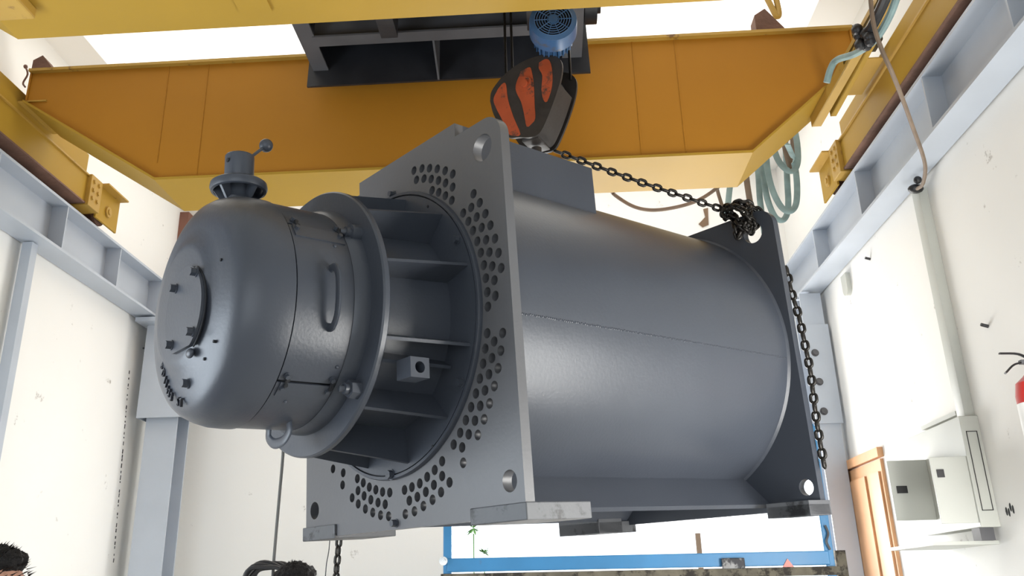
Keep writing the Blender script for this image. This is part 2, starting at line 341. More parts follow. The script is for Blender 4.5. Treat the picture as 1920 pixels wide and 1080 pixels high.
# end trucks that run on the rails
def end_truck(left):
    xc = -2.9 if left else 1.88
    hw_ = 0.10 if left else 0.08
    t = thing('end_truck', 'long yellow end truck of the crane running on the %s rail' % ('left' if left else 'right'), 'end truck', (xc, 3.4, 3.905), 'crane end trucks')
    s = 1 if left else -1      # towards the hall
    y0, y1 = -1.75, 1.55
    b = NB(); box(b, (-hw_+0.008, y0, 0.01), (hw_-0.008, y1, 0.19), bevel=0.004); obj('lower_box', b, YEL, t, smooth=0)
    b = NB(); box(b, (-hw_, y0, 0.0), (hw_, y1, 0.01)); obj('bottom_plate', b, RUST, t, smooth=0, label='red brown underside plate')
    b = NB(); box(b, (-hw_-0.004, y0, 0.186), (hw_+0.004, y1, 0.196)); obj('top_strip', b, YEL_W, t, smooth=0)
    b = NB(); box(b, (-hw_+0.01, -1.15, 0.196), (hw_-0.004, 1.40, 0.30 if not left else 0.32), bevel=0.003); obj('saddle_box', b, YEL, t, smooth=0)
    b = NB(); xi_ = s*hw_; box(b, (min(xi_, xi_+s*0.16), 0.62, 0.236), (max(xi_, xi_+s*0.16), 0.98, 0.243)); obj('girder_seat', b, YEL_W, t, smooth=0)
    for e in (1, -1):
        ye = y1 if e > 0 else y0
        yl = lambda a, c: (min(ye+e*a, ye+e*c), max(ye+e*a, ye+e*c))
        q0, q1 = yl(-0.12, 0.02); b = NB(); box(b, (-hw_-0.02, q0, -0.01), (hw_+0.02, q1, 0.20), bevel=0.003); hb = obj('wheel_housing', b, YEL_W, t, smooth=0)
        for zz in (0.05, 0.105, 0.16):
            for dy in (-0.085, -0.025):
                b = NB(); hexbolt(b, (s*(hw_+0.02), ye+e*dy, zz), (s, 0, 0), 0.013, 0.008); obj('bolt', b, YEL_W, hb)
        q0, q1 = yl(0.02, 0.30); b = NB(); box(b, (s*(hw_-0.012) if s > 0 else -hw_, q0, -0.03), (hw_ if s > 0 else -hw_+0.012, q1, 0.19)); bp_ = obj('bearing_plate', b, YEL, t, smooth=0); b = NB(); box(b, (-hw_ if s > 0 else hw_-0.012, q0, -0.03), (-hw_+0.012 if s > 0 else hw_, q1, 0.19)); obj('bearing_plate', b, YEL, t, smooth=0); b = NB(); cyl(b, (s*hw_, ye+e*0.16, 0.06), (s*(hw_+0.012), ye+e*0.16, 0.06), 0.035, seg=24); cyl(b, (s*hw_, ye+e*0.16, 0.06), (s*(hw_+0.02), ye+e*0.16, 0.06), 0.018, seg=16); obj('bearing_cap', b, YEL_W, bp_)
        b = NB(); box(b, (min(s*hw_, s*(hw_+0.06)), q0, 0.19), (max(s*hw_, s*(hw_+0.06)), q1, 0.20)); obj('angle', b, YEL_W, t, smooth=0)
        yw = ye+e*0.15; b = NB(); cyl(b, (-0.035, yw, 0.045), (0.035, yw, 0.045), 0.068, seg=32); cyl(b, (-0.05, yw, 0.045), (-0.035, yw, 0.045), 0.078, seg=32); cyl(b, (0.035, yw, 0.045), (0.05, yw, 0.045), 0.078, seg=32); cyl(b, (-hw_, yw, 0.045), (hw_, yw, 0.045), 0.02, seg=16); obj('rail_wheel', b, RUST, t, label='rusty steel rail wheel')
    return t
end_truck(True); end_truck(False)

# ------------------------------------------------------------------ trolley
TX0, TX1 = at_y(575, 165, 3.9).x, at_y(1107, 130, 3.9).x
TB = at_y(575, 168, 3.93).z
t = thing('crane_trolley', 'black steel hoist trolley frame spanning between the two yellow girders', 'trolley', ((TX0+TX1)/2, 3.4, TB))
hw = (TX1-TX0)/2; H = 4.42-TB
b = NB(); prism(b, [(-hw, 0), (hw, 0), (hw-0.01, 0.33), (hw-0.02, H), (-hw+0.02, H), (-hw+0.01, 0.33)], XZ, 0.50, 0.515); obj('rear_plate', b, BLACK, t, smooth=0)
b = NB(); prism(b, [(-hw, 0), (hw, 0), (hw-0.02, H), (-hw+0.02, H)], XZ, -0.515, -0.50); obj('front_plate', b, BLACK, t, smooth=0) if False else b.free()
b = NB(); box(b, (-hw+0.02, -0.60, H-0.02), (hw-0.02, 0.62, H)); obj('deck', b, BLACK, t, smooth=0)
b = NB(); box(b, (-hw+0.03, -0.55, 0.10), (-hw+0.04, 0.50, H-0.02)); box(b, (-hw+0.03, -0.55, 0.09), (-hw+0.11, 0.5, 0.10)); obj('side_beam', b, DGREY, t, smooth=0)
b = NB(); box(b, (hw-0.05, -0.55, 0.10), (hw-0.04, 0.50, H-0.02)); box(b, (hw-0.14, -0.55, 0.09), (hw-0.04, 0.5, 0.10)); obj('side_beam', b, DGREY, t, smooth=0)
b = NB(); box(b, (-hw+0.1, 0.20, 0.085), (hw-0.14, 0.28, 0.095)); box(b, (-hw+0.1, 0.235, 0.095), (hw-0.14, 0.245, H-0.02)); obj('cross_beam', b, DGREY, t, smooth=0, label='dusty grey cross beam')
b = NB(); prism(b, [(0.25, 0.095), (0.50, 0.0), (0.50, 0.3), (0.25, 0.3)], YZ, -0.05, -0.04); obj('gusset', b, DGREY, t, smooth=0)
b = NB(); cyl(b, (-0.20, 0.02, H-0.16), (0.42, 0.02, H-0.16), 0.11, seg=40); 
for k in range(22): cyl(b, (-0.18+k*0.027, 0.02, H-0.16), (-0.168+k*0.027, 0.02, H-0.16), 0.117, seg=40)
obj('rope_drum', b, BLKP, t)
b = NB(); box(b, (-0.28, -0.12, H-0.32), (-0.20, 0.16, H-0.02)); obj('drum_bearing', b, BLACK, t, smooth=0); b = NB(); box(b, (0.42, -0.12, H-0.32), (0.5, 0.16, H-0.02)); obj('drum_bearing', b, BLACK, t, smooth=0)
for sx in (-1, 1):
    for yy in (-0.82+0.02, 0.80):
        b = NB(); cyl(b, (sx*(hw-0.20)-0.0, yy-0.04, H+0.03), (sx*(hw-0.20), yy+0.04, H+0.03), 0.075, seg=28); cyl(b, (sx*(hw-0.20), yy-0.22 if yy > 0 else yy, H+0.03), (sx*(hw-0.20), yy if yy > 0 else yy+0.22, H+0.03), 0.02, seg=12); obj('trolley_wheel', b, BLACK, t)
b = NB(); cyl(b, (hw-0.03, 0.25, H-0.12), (hw+0.03, 0.25, H-0.12), 0.10, seg=32); cyl(b, (hw+0.03, 0.25, H-0.12), (hw+0.05, 0.25, H-0.12), 0.05, seg=24); obj('gear_cover', b, BLACK, t)
# hoist motor
mc = at_y(1037, 44, 3.12)
mt = obj('hoist_motor', (lambda b: (cyl(b, (0, 0, 0.01), (0, 0.15, 0.01), 0.078, seg=40), [box(b, (-0.082*math.cos(a)-0.003, 0.06, 0.01-0.082*math.sin(a)-0.003), (-0.082*math.cos(a)+0.003, 0.15, 0.01-0.082*math.sin(a)+0.003)) for a in [k*PI/12 for k in range(24)]], b)[2])(NB()), BLUE_M, t)
mt.location = Vector((mc.x, mc.y, mc.z)) - Vector(t.location); mt['label'] = 'blue electric hoist motor with round fan grille'
b = NB(); lathe(b, [(0.078, -0.03), (0.098, -0.022), (0.10, 0.0), (0.10, 0.06), (0.094, 0.06), (0.094, 0.0), (0.078, -0.02)], 0, 0, 40); obj('fan_cowl', b, BLUE_M, mt)
b = NB()
for rr in (0.024, 0.035, 0.046, 0.057, 0.068, 0.078): tube(b, [(rr*math.cos(2*PI*k/32), -0.029, rr*math.sin(2*PI*k/32)) for k in range(33)], 0.0022, 5)
for k in range(10): tube(b, [(0.012*math.cos(k*PI/5), -0.030, 0.012*math.sin(k*PI/5)), (0.08*math.cos(k*PI/5), -0.030, 0.08*math.sin(k*PI/5))], 0.002, 5)
cyl(b, (0, -0.034, 0), (0, -0.024, 0), 0.020, seg=20); obj('fan_grille', b, BLUE_M, mt)
b = NB(); cyl(b, (0, -0.012, 0), (0, -0.006, 0), 0.09, seg=32); obj('fan_backing', b, GAP, mt)
b = NB(); box(b, (-0.05, 0.08, 0.09), (0.05, 0.2, 0.15), bevel=0.006); obj('terminal_lid', b, BLUE_M, mt)

# ------------------------------------------------------------------ hook block
HB = at_y(1003, 205, 3.38)
t = thing('hook_block', 'orange and black striped crane hook block with hook, hanging above the machine', 'hook block', (HB.x, HB.y, HB.z), rotz=math.radians(-24))
ppm = F_PX/((HB-EYE).dot(RC[1])); k_ = 1/ppm/math.cos(math.radians(22))
ol = [(1165, 540), (1172, 490), (1200, 450), (1250, 405), (1330, 365), (1430, 350), (1530, 372), (1578, 430), (1572, 520), (1530, 640), (1480, 750), (1440, 812), (1390, 822), (1330, 805), (1270, 790), (1230, 720), (1185, 630)]
ol = [((u-1375)/3*k_, -(v-600)/3/ppm*1.05) for u, v in ol]
ols = [(p.x, p.z) for p in spline([(a, 0, b_) for a, b_ in ol]+[(ol[0][0], 0, ol[0][1])], 4)[:-1]]
TH = 0.085
for nm, y0, y1 in (('cheek_plate', -TH, -TH+0.012), ('cheek_plate', TH-0.012, TH)):
    b = NB(); prism(b, ols, XZ, y0, y1); cp = obj(nm, b, BLKP, t)
    if y0 < 0:
        st = [[(1215, 480), (1245, 455), (1262, 470), (1270, 560), (1300, 680), (1335, 790), (1290, 785), (1262, 760), (1240, 690), (1195, 580), (1188, 530)],
              [(1350, 415), (1400, 405), (1412, 440), (1420, 520), (1420, 640), (1420, 720), (1400, 745), (1372, 755), (1360, 680), (1345, 600), (1322, 540), (1318, 490)],
              [(1455, 395), (1490, 385), (1515, 405), (1525, 470), (1520, 560), (1490, 640), (1470, 625), (1462, 560), (1470, 480), (1452, 430)]]
        for s_ in st:
            s2 = [((u-1375)/3*k_, -(v-600)/3/ppm*1.05) for u, v in s_]
            s3 = [(p.x, p.z) for p in spline([(a, 0, c) for a, c in s2]+[(s2[0][0], 0, s2[0][1])], 3)[:-1]]
            b = NB(); prism(b, s3, XZ, y0-0.0015, y0); obj('orange_stripe', b, ORANGE, cp, smooth=0)
        b = NB(); cyl(b, ((1368-1375)/3*k_, y0-0.006, (600-500)/3/ppm*1.05), ((1368-1375)/3*k_, y0, (600-500)/3/ppm*1.05), 0.036, seg=32); cyl(b, ((1368-1375)/3*k_, y0-0.014, (600-500)/3/ppm*1.05), ((1368-1375)/3*k_, y0, (600-500)/3/ppm*1.05), 0.017, seg=24); obj('axle_boss', b, ORANGE, cp)
b = NB(); n_ = len(ols); i0, i1 = int(n_*0.32), int(n_*0.62)
rim = [ols[i] for i in range(0, n_)]
rim = [p_ for p_ in rim if p_[0] > -0.02 and p_[1] < 0.05]
for A, B_ in zip(rim, rim[1:]):
    b.faces.new([b.verts.new((A[0]*0.97, -TH+0.012, A[1]*0.97)), b.verts.new((B_[0]*0.97, -TH+0.012, B_[1]*0.97)), b.verts.new((B_[0]*0.97, TH-0.03, B_[1]*0.97)), b.verts.new((A[0]*0.97, TH-0.03, A[1]*0.97))])
bmesh.ops.remove_doubles(b, verts=b.verts, dist=1e-5); bmesh.ops.solidify(b, geom=b.faces[:], thickness=0.006); obj('guard_band', b, BLKP, t)
for yy in (-0.03, 0.03):
    b = NB(); lathe(b, [(0.02, yy-0.02), (0.13, yy-0.02), (0.115, yy-0.004), (0.115, yy+0.004), (0.13, yy+0.02), (0.02, yy+0.02)], 0.0, 0.05, 48, closed=True); obj('sheave', b, BLKP, t)
b = NB(); box(b, (-0.04, -TH+0.02, -0.18), (0.04, TH-0.02, -0.13), bevel=0.008); obj('crosshead', b, BLKP, t)
b = NB(); pts = [(0, 0, -0.19), (0, 0, -0.26)] + [(0.06*math.sin(a)-0.0, 0, -0.325+0.06*math.cos(a)) for a in [math.radians(x) for x in range(10, 270, 20)]]
tube(b, spline(pts, 3), 0.022, 12); obj('hook', b, BLKP, t)
# hoist ropes
for k, (u, v0, v1) in enumerate(((949, 20, 150), (961, 20, 140), (1046, 85, 140), (1070, 85, 150))):
    p1 = at_y(u, v1, 3.38); b = NB(); zt = 4.25
    o = obj('hoist_rope', (tube(b, [(0, 0, 0), (0, 0, zt-p1.z+0.05)], 0.006, 8), b)[1], CHAIN); o.location = p1
    tag(o, ['far left steel hoist rope between hook block and trolley', 'second steel hoist rope from the left, above the hook block', 'third steel hoist rope, just below the blue motor', 'rightmost steel hoist rope behind the blue motor'][k], 'rope', 'hoist ropes of the hook block')

# ------------------------------------------------------------------ the machine
MACH = bpy.data.objects.new('electric_machine', None); COL.objects.link(MACH); MACH.matrix_world = MW
tag(MACH, 'huge grey painted electric generator hanging from the crane, drum end towards the viewer', 'generator')
HX, HZ = -0.0232, -0.0536
CZ = -0.0518; RB = 0.597; LM = 1.511
Wd = 0.603; ZB = -0.7037; ZT = 0.528
def rc(cx, cz, r, a0, a1, n=8): return [(cx+r*math.cos(math.radians(a0+(a1-a0)*k/n)), cz+r*math.sin(math.radians(a0+(a1-a0)*k/n))) for k in range(n+1)]
plate_r = [(-Wd, ZB), (Wd, ZB)] + rc(Wd-0.075, ZT-0.075, 0.075, 0, 90) + rc(-Wd+0.075, ZT-0.075, 0.075, 90, 180)
plate = [(-Wd, ZB), (Wd, ZB)] + rc(Wd-0.075, ZT-0.075, 0.075, 0, 90) + [(0.378, ZT), (0.378, 0.577), (-0.213, 0.577), (-0.213, ZT)] + rc(-Wd+0.075, ZT-0.075, 0.075, 90, 180)
# perforation groups, measured on the plate
S3 = lambda L_: [my(640+u/2.571, 200+v/2.571, 0) for u, v in L_]
S4 = lambda L_: [my(560+u/2.454, 600+v/2.454, 0) for u, v in L_]
gA = S3([(350,308),(388,298),(425,297),(462,300),(500,309),(537,325),(362,353),(398,347),(433,349),(468,356),(502,368),(536,388),(372,402),(405,400),(437,404),(469,413),(501,430),(532,452)])
gB = S3([(637,420),(667,463),(694,516),(718,572),(740,636),(757,705),(770,778),(626,486),(652,532),(676,583),(697,642),(713,702),(727,769),(737,837),(742,912),(587,513),(612,553),(634,598),(655,649),(672,704),(686,764),(696,827),(703,894),(706,964)])
gC = S4([(867,61),(858,132),(848,201),(833,270),(815,338),(793,401),(769,461),(743,519),(713,573),(899,99),(889,175),(875,250),(857,324),(835,395),(811,463),(782,526),(752,586),(938,60),(930,141),(917,222),(900,304),(878,384),(853,457),(824,529),(757,657)])
gD = S4([(660,650),(626,690),(591,722),(557,752),(521,769),(487,782),(660,718),(622,759),(585,791),(546,814),(509,831),(694,747),(655,792),(616,827),(574,856),(533,880),(491,893)])
gE = S4([(270,730),(297,749),(325,769),(355,781),(386,791),(419,794),(273,785),(301,809),(332,827),(365,840),(398,848),(246,818),(274,846),(307,869),(341,886),(377,898),(414,903)])
gF = S4([(205,703),(202,759),(158,685)])
pts_h = [(p.x, p.z) for g in (gA, gB, gC, gD, gE, gF) for p in g]
mir = [(2*HX-p.x, p.z) for g in (gB, gC) for p in g if p.z > -0.38]
for q in mir:
    if q[0] > -0.575 and all((q[0]-a)**2+(q[1]-c)**2 > 0.040**2 for a, c in pts_h): pts_h.append(q)
holes = [circ2(a, c, 0.0158, 14) for a, c in pts_h if math.hypot(a-HX, c-HZ) > 0.494+0.013]
holes += [circ2(0.512, 0.432, 0.046, 28), circ2(-0.512, 0.432, 0.046, 28), circ2(0.543, -0.607, 0.031, 24), circ2(-0.541, -0.607, 0.031, 24)]
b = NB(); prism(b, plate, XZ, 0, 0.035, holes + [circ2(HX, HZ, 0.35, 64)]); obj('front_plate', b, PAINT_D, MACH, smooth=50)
b = NB(); prism(b, plate_r, XZ, LM, LM+0.036, [circ2(0.5, 0.44, 0.046, 28), circ2(-0.5, 0.44, 0.046, 28), circ2(0.553, -0.622, 0.031, 24), circ2(-0.553, -0.622, 0.031, 24)]); obj('rear_plate', b, PAINT, MACH)
# round body
b = NB(); lathe(b, [(RB, 0.035), (RB, LM)], HX, CZ, 128); obj('body_shell', b, PAINT, MACH)
b = NB(); lathe(b, [(0.0, 0.25), (RB-0.01, 0.25)], HX, CZ, 64); obj('inner_bulkhead', b, PAINT, MACH)
b = NB(); lathe(b, [(RB-0.001, LM-0.012), (RB+0.008, LM)], HX, CZ, 128); lathe(b, [(RB+0.008, 0.035), (RB-0.001, 0.047)], HX, CZ, 128); obj('weld_bead', b, PAINT, MACH)
b = NB(); random.seed(3)
for k in range(170):
    y_ = 0.06+k*0.0085; a = math.radians(-6.6+random.uniform(-.12, .12)); sph(b, (HX+(RB)*math.cos(a), y_, CZ+(RB)*math.sin(a)), 0.0042, 6, (0.45, 1.1, random.uniform(.8, 1.3)))
obj('long_weld', b, PAINT, MACH, label='horizontal weld bead along the round body')
# raised box above the body, behind the front plate
b = NB(); box(b, (0.370, 0.035, 0.32), (0.378, 0.665, 0.577)); box(b, (-0.213, 0.035, 0.32), (-0.205, 0.665, 0.577)); box(b, (-0.205, 0.657, 0.32), (0.37, 0.665, 0.577)); box(b, (-0.205, 0.035, 0.569), (0.37, 0.657, 0.577)); obj('top_box', b, PAINT, MACH, smooth=0)
# side box that links lug and body on the right of the plate
b = NB()
for s in (-1, 1):
    prism(b, [(s*0.28, -0.562), (s*0.385, -0.672), (s*0.372, -0.685), (s*0.262, -0.574)], XZ, 0.035, LM)
    if s < 0: obj('base_skirt', b, PAINT, MACH, smooth=0); b = NB()
    else: pass
    if s > 0: obj('base_skirt', b, PAINT, MACH, smooth=0)
for (x0, x1, y0, y1, z0, z1) in ((0.365, 0.609, -0.004, 0.25, -0.716, -0.668), (-0.612, -0.385, -0.010, 0.25, -0.712, -0.664), (0.43, 0.612, LM-0.10, LM+0.045, -0.728, -0.685), (-0.612, -0.36, LM-0.20, LM+0.045, -0.735, -0.685)):
    b = NB(); box(b, (x0, y0, z0), (x1, y1, z1), bevel=0.003)
    if y0 > 0: box(b, (x0, y0, z0), (x1, y0+0.15, ZB+0.03))
    obj('foot', b, FOOTM, MACH, smooth=0)
# end shield: flange ring on the plate, inner wall, ribs, disc
b = NB(); lathe(b, [(0.352, 0.0), (0.352, -0.014), (0.478, -0.014), (0.478, -0.006), (0.483, -0.006), (0.483, -0.016), (0.492, -0.016), (0.495, -0.010), (0.495, 0.0)], HX, HZ, 128); obj('flange_ring', b, PAINT, MACH)
b = NB(); lathe(b, [(0.483, -0.0065), (0.478, -0.0065)], HX, HZ, 128); obj('ring_groove', b, GAP, MACH)
b = NB(); lathe(b, [(0.353, -0.014), (0.335, -0.29)], HX, HZ, 96); obj('inner_wall', b, PAINT, MACH)
b = NB(); lathe(b, [(0.0, -0.3135), (0.424, -0.3135), (0.429, -0.3085), (0.429, -0.294), (0.424, -0.289), (0.0, -0.289)], HX, HZ, 128); obj('bearing_disc', b, PAINT, MACH)
def polar(a, r, y): return Vector((HX+r*math.cos(math.radians(a)), y, HZ+r*math.sin(math.radians(a))))
def rib(a0, a1, r0, r1, ri0=0.335, ri1=0.353, yn=-0.289, yf=-0.014, th=0.005):
    """a0 at the disc, a1 at the flange ring"""
    b = NB(); P = []
    for s in (-th, th):
        for (a, r, y) in ((a0, ri0-0.01, yn), (a0, r0, yn), (a1, r1, yf), (a1, ri1-0.01, yf)):
            n_ = Vector((-math.sin(math.radians(a)), 0, math.cos(math.radians(a)))); P.append(b.verts.new(polar(a, r, y)+n_*s))
    b.faces.new(P[:4]); b.faces.new(P[4:][::-1])
    for k in range(4): b.faces.new((P[k], P[(k+1) % 4], P[4+(k+1) % 4], P[4+k]))
    return b
for k in range(12):
    a = 14.5+30*k-(2 if 150 < (14.5+30*k) % 360 < 350 else 0)
    obj('rib', rib(a-1.5, a, 0.424, 0.464), PAINT, MACH, smooth=0)
obj('rib', rib(-28, -28.6, 0.424, 0.40, yf=-0.02), PAINT, MACH, smooth=0)
# lifting boss with a bore on the small rib
ca = mx(770, 689, 0.43); cb = mx(805, 687, 0.43); b = NB()
prism(b, [(ca.y, -0.311), (cb.y, -0.311), (cb.y, -0.252), (ca.y, -0.252)], YZ, 0.36, 0.43, [circ2((ca.y+cb.y)/2, -0.281, 0.017, 24)]); lg = obj('bored_lug', b, PAINT, MACH, label='square lug with a round bore on the short rib')
b = NB(); cyl(b, (0.375, (ca.y+cb.y)/2, -0.281), (0.38, (ca.y+cb.y)/2, -0.281), 0.02, seg=20); obj('bore_bottom', b, GAP, lg)
for (u, v, r) in ((858, 450, 0.012), (865, 718, 0.012), (734, 890, 0.014)):
    p_ = my(u, v, -0.014); b = NB(); hexbolt(b, p_, (0, -1, 0), r, 0.014); obj('flange_bolt', b, PAINT, MACH)
for (u, v) in ((802, 387), (811, 837)):
    p_ = my(u, v, -0.0145); b = NB(); cyl(b, p_, p_+Vector((0, -0.001, 0)), 0.005, seg=12); obj('tapped_hole', b, GAP, MACH)
for (u, v) in ((738, 365), (743, 981)):
    p_ = my(u, v, 0); b = NB(); hexbolt(b, p_, (0, -1, 0), 0.011, 0.018); obj('plate_bolt', b, PAINT, MACH)
b = NB(); p_ = mx(768, 290, 0.1); cyl(b, (0.09, 0.05, 0.577), (0.09, 0.05, 0.592), 0.008, seg=10); obj('top_stud', b, PAINT, MACH)
# drum covers between disc and dome
RD = 0.347
segs = [(-46.2, 34.7), (35.7, 116.2), (117.2, 230.5), (231.1, 312.4)]
for a0, a1 in segs:
    b = NB(); lathe(b, [(RD, -0.546), (RD, -0.318), (RD-0.006, -0.318), (RD-0.006, -0.546)], HX, HZ, 128, a0, a1, closed=True); obj('drum_cover', b, PAINT, MACH)
b = NB(); lathe(b, [(RD-0.012, -0.57), (RD-0.012, -0.316)], HX, HZ, 96); obj('dark_liner', b, GAP, MACH)
b = NB(); lathe(b, [(RD, -0.362), (RD+0.001, -0.361), (RD+0.012, -0.340), (RD+0.014, -0.3135)], HX, HZ, 128); obj('cover_collar', b, PAINT, MACH)
b = NB(); lathe(b, [(RD+0.0006, -0.3635), (RD+0.0006, -0.362)], HX, HZ, 128); obj('collar_joint', b, GAP, MACH)
for a in (35.2, -46.8, 116.8):
    b = NB(); s = -1 if a > 0 else -1
    lathe(b, [(RD, -0.535), (RD+0.004, -0.535), (RD+0.004, -0.372), (RD, -0.372)], HX, HZ, 128, a-8.5, a-0.4, closed=True); obj('seam_strip', b, PAINT, MACH)
    for y_ in (-0.525, -0.382):
        for da in (-3.6, 3.2):
            p_ = polar(a+da, RD+0.002, y_); d_ = polar(a+da, 1, 0)-polar(a+da, 0, 0); b = NB(); hexbolt(b, p_, d_, 0.0075, 0.009, seg=6); obj('seam_screw', b, PAINT, MACH)
        b = NB()
        for da in (-1.5, 1.5): cyl(b, polar(a+da, RD+0.0, y_+0.006), polar(a+da, RD+0.010, y_+0.006), 0.006, seg=10)
        tube(b, [polar(a-2.6, RD+0.006, y_+0.004), polar(a+2.6, RD+0.006, y_+0.004)], 0.0045, 8); obj('seam_clasp', b, GAP if y_ < 0 else PAINT, MACH)
# bosses beside the collar
for (u, v, r, y_) in ((655, 436, 0.026, -0.345), (653, 729, 0.027, -0.345)):
    p_ = my(u, v, y_); b = NB(); cyl(b, p_, (p_.x, -0.3135, p_.z), r, r*1.05, seg=6 if v > 600 else 28); cyl(b, p_-Vector((0, 0.016, 0)), p_, r*0.6, seg=20); cyl(b, p_-Vector((0.006, 0.028, 0)), p_-Vector((0, .01, 0)), r*0.38, seg=14); obj('clamp_boss', b, PAINT, MACH)
b = NB(); sph(b, polar(99, 0.345, -0.47), 0.034, 20, (1.0, 1.1, 1.0)); cyl(b, polar(99, 0.34, -0.52), polar(99, 0.352, -0.42), 0.026, seg=16); obj('clamp_boss', b, PAINT, MACH)
# handles
def strap(name, pts, w_, h_, updir):
    b = NB(); tube(b, spline(pts, 5), 0.01, 12, flat=(w_, h_), up=updir); return obj(name, b, PAINT, MACH)
P = lambda a, r, y: polar(a, r, y)
strap('pull_handle', [P(10.5, RD-.002, -0.437), P(9.5, RD+0.022, -0.437), P(5, RD+0.036, -0.437), P(-4, RD+0.037, -0.437), P(-12, RD+0.036, -0.437), P(-17.5, RD+0.022, -0.437), P(-18.5, RD-.002, -0.437)], 0.0125, 0.0065, (0, 1, 0))
strap('pull_handle', [P(-78, RD-.002, -0.42), P(-79, RD+0.025, -0.42), P(-85, RD+0.042, -0.42), P(-93, RD+0.042, -0.42), P(-99, RD+0.025, -0.42), P(-100, RD-.002, -0.42)], 0.016, 0.005, (0, 1, 0))
for (u, v) in ((632, 688), (535, 753), (628, 462)):
    q = mray(u, v); ox, oz = _eyeL.x-HX, _eyeL.z-HZ; A = q.x**2+q.z**2; B_ = ox*q.x+oz*q.z; D = B_*B_-A*(ox*ox+oz*oz-RD*RD)
    if D > 0:
        p_ = _eyeL+q*((-B_-math.sqrt(D))/A); d_ = Vector((p_.x-HX, 0, p_.z-HZ)).normalized(); b = NB(); sph(b, p_, 0.006, 10); obj('rivet', b, PAINT, MACH)
# dome cover
dprof = [(0.0, -0.742), (0.165, -0.742), (0.180, -0.740), (0.192, -0.732), (0.235, -0.722), (0.275, -0.712), (0.297, -0.703), (0.315, -0.690), (0.330, -0.670), (0.341, -0.643), (0.349, -0.61), (0.351, -0.57), (0.351, -0.5515), (0.344, -0.5505), (0.33, -0.5505)]
b = NB(); lathe(b, dprof, HX, HZ, 128); obj('dome_cover', b, PAINT, MACH, smooth=40)
CC = Vector((0.035, 0, -0.088)); CR = 0.129
b = NB()
capo = rc(CC.x, CC.z, CR, -62, 242, 44)
prism(b, capo, XZ, -0.754, -0.742); bc = obj('hub_cap', b, PAINT, MACH)
b = NB(); tube(b, [(x, -0.7425, z) for x, z in rc(CC.x, CC.z, CR+0.003, -62, 60, 40)], 0.0032, 6); obj('cap_gasket', b, GAP, bc)
b = NB(); sph(b, (CC.x+0.045, -0.744, CC.z-CR-0.004), 0.02, 16, (1, 0.5, 0.7)); obj('cap_tab', b, PAINT, bc)
for (u, v) in ((366, 510), (328, 541), (359, 622), (320, 647)):
    p_ = my(u, v, -0.757); b = NB(); hexbolt(b, p_, (0, -1, 0), 0.012, 0.014, False, 6); cyl(b, (p_.x, -0.757, p_.z), (p_.x, -0.753, p_.z), 0.015, seg=16); obj('cap_bolt', b, PAINT, bc)
p_ = my(351, 719, -0.722); b = NB(); cyl(b, p_+Vector((0, .01, 0)), p_, 0.015, seg=16); hexbolt(b, p_, (0, -1, 0), 0.012, 0.014, False); obj('dome_bolt', b, PAINT, MACH)
for (u, v) in ((401, 640), (383, 673), (414, 487), (352, 688)):
    p_ = my(u, v, -0.722); b = NB(); cyl(b, p_+Vector((0, .012, 0)), p_-Vector((0, 0.002, 0)), 0.0045, seg=10); obj('grease_plug', b, GAP, MACH)
# cast lettering along the rim of the dome
def letter(ch, u, v, size, rot, y_):
    cu = bpy.data.curves.new('t', 'FONT'); cu.body = ch; cu.size = size; cu.extrude = 0.004; cu.align_x = 'CENTER'; cu.align_y = 'CENTER'
    o = bpy.data.objects.new('t', cu); COL.objects.link(o); dg = bpy.context.evaluated_depsgraph_get(); me = bpy.data.meshes.new_from_object(o.evaluated_get(dg)); bpy.data.objects.remove(o); bpy.data.curves.remove(cu)
    p_ = my(u, v, y_)
    T = Matrix.Translation(p_) @ Matrix.Rotation(math.radians(rot), 4, 'Y') @ Matrix.Rotation(PI/2, 4, 'X') @ Matrix.Diagonal((0.72, 1, 1, 1))
    b = NB(); b.from_mesh(me); bmesh.ops.transform(b, matrix=T, verts=b.verts); bpy.data.meshes.remove(me)
    return b
tot = NB(); LETM = mat('dark_grey_lettering', (0.016, 0.018, 0.026), 0.5)
LET = [('B', 305.5, 686), ('D', 307.5, 700), ('1', 310.5, 713), ('1', 313, 720), ('4', 315, 731), ('3', 318, 738), ('3', 322, 745), ('S', 334.5, 754), ('T', 340, 756)]
b = NB()
for i, (ch, u, v) in enumerate(LET):
    p_ = my(u, v, -0.72); an = math.degrees(math.atan2(p_.z-HZ, p_.x-HX)); rr_ = math.hypot(p_.x-HX, p_.z-HZ); q = letter(ch, u, v, 0.036, -(an+90), -0.7275 if rr_ < 0.25 else (-0.7225 if rr_ < 0.27 else -0.717))
    obj('cast_letter', q, LETM, MACH, smooth=0)
tot.free()
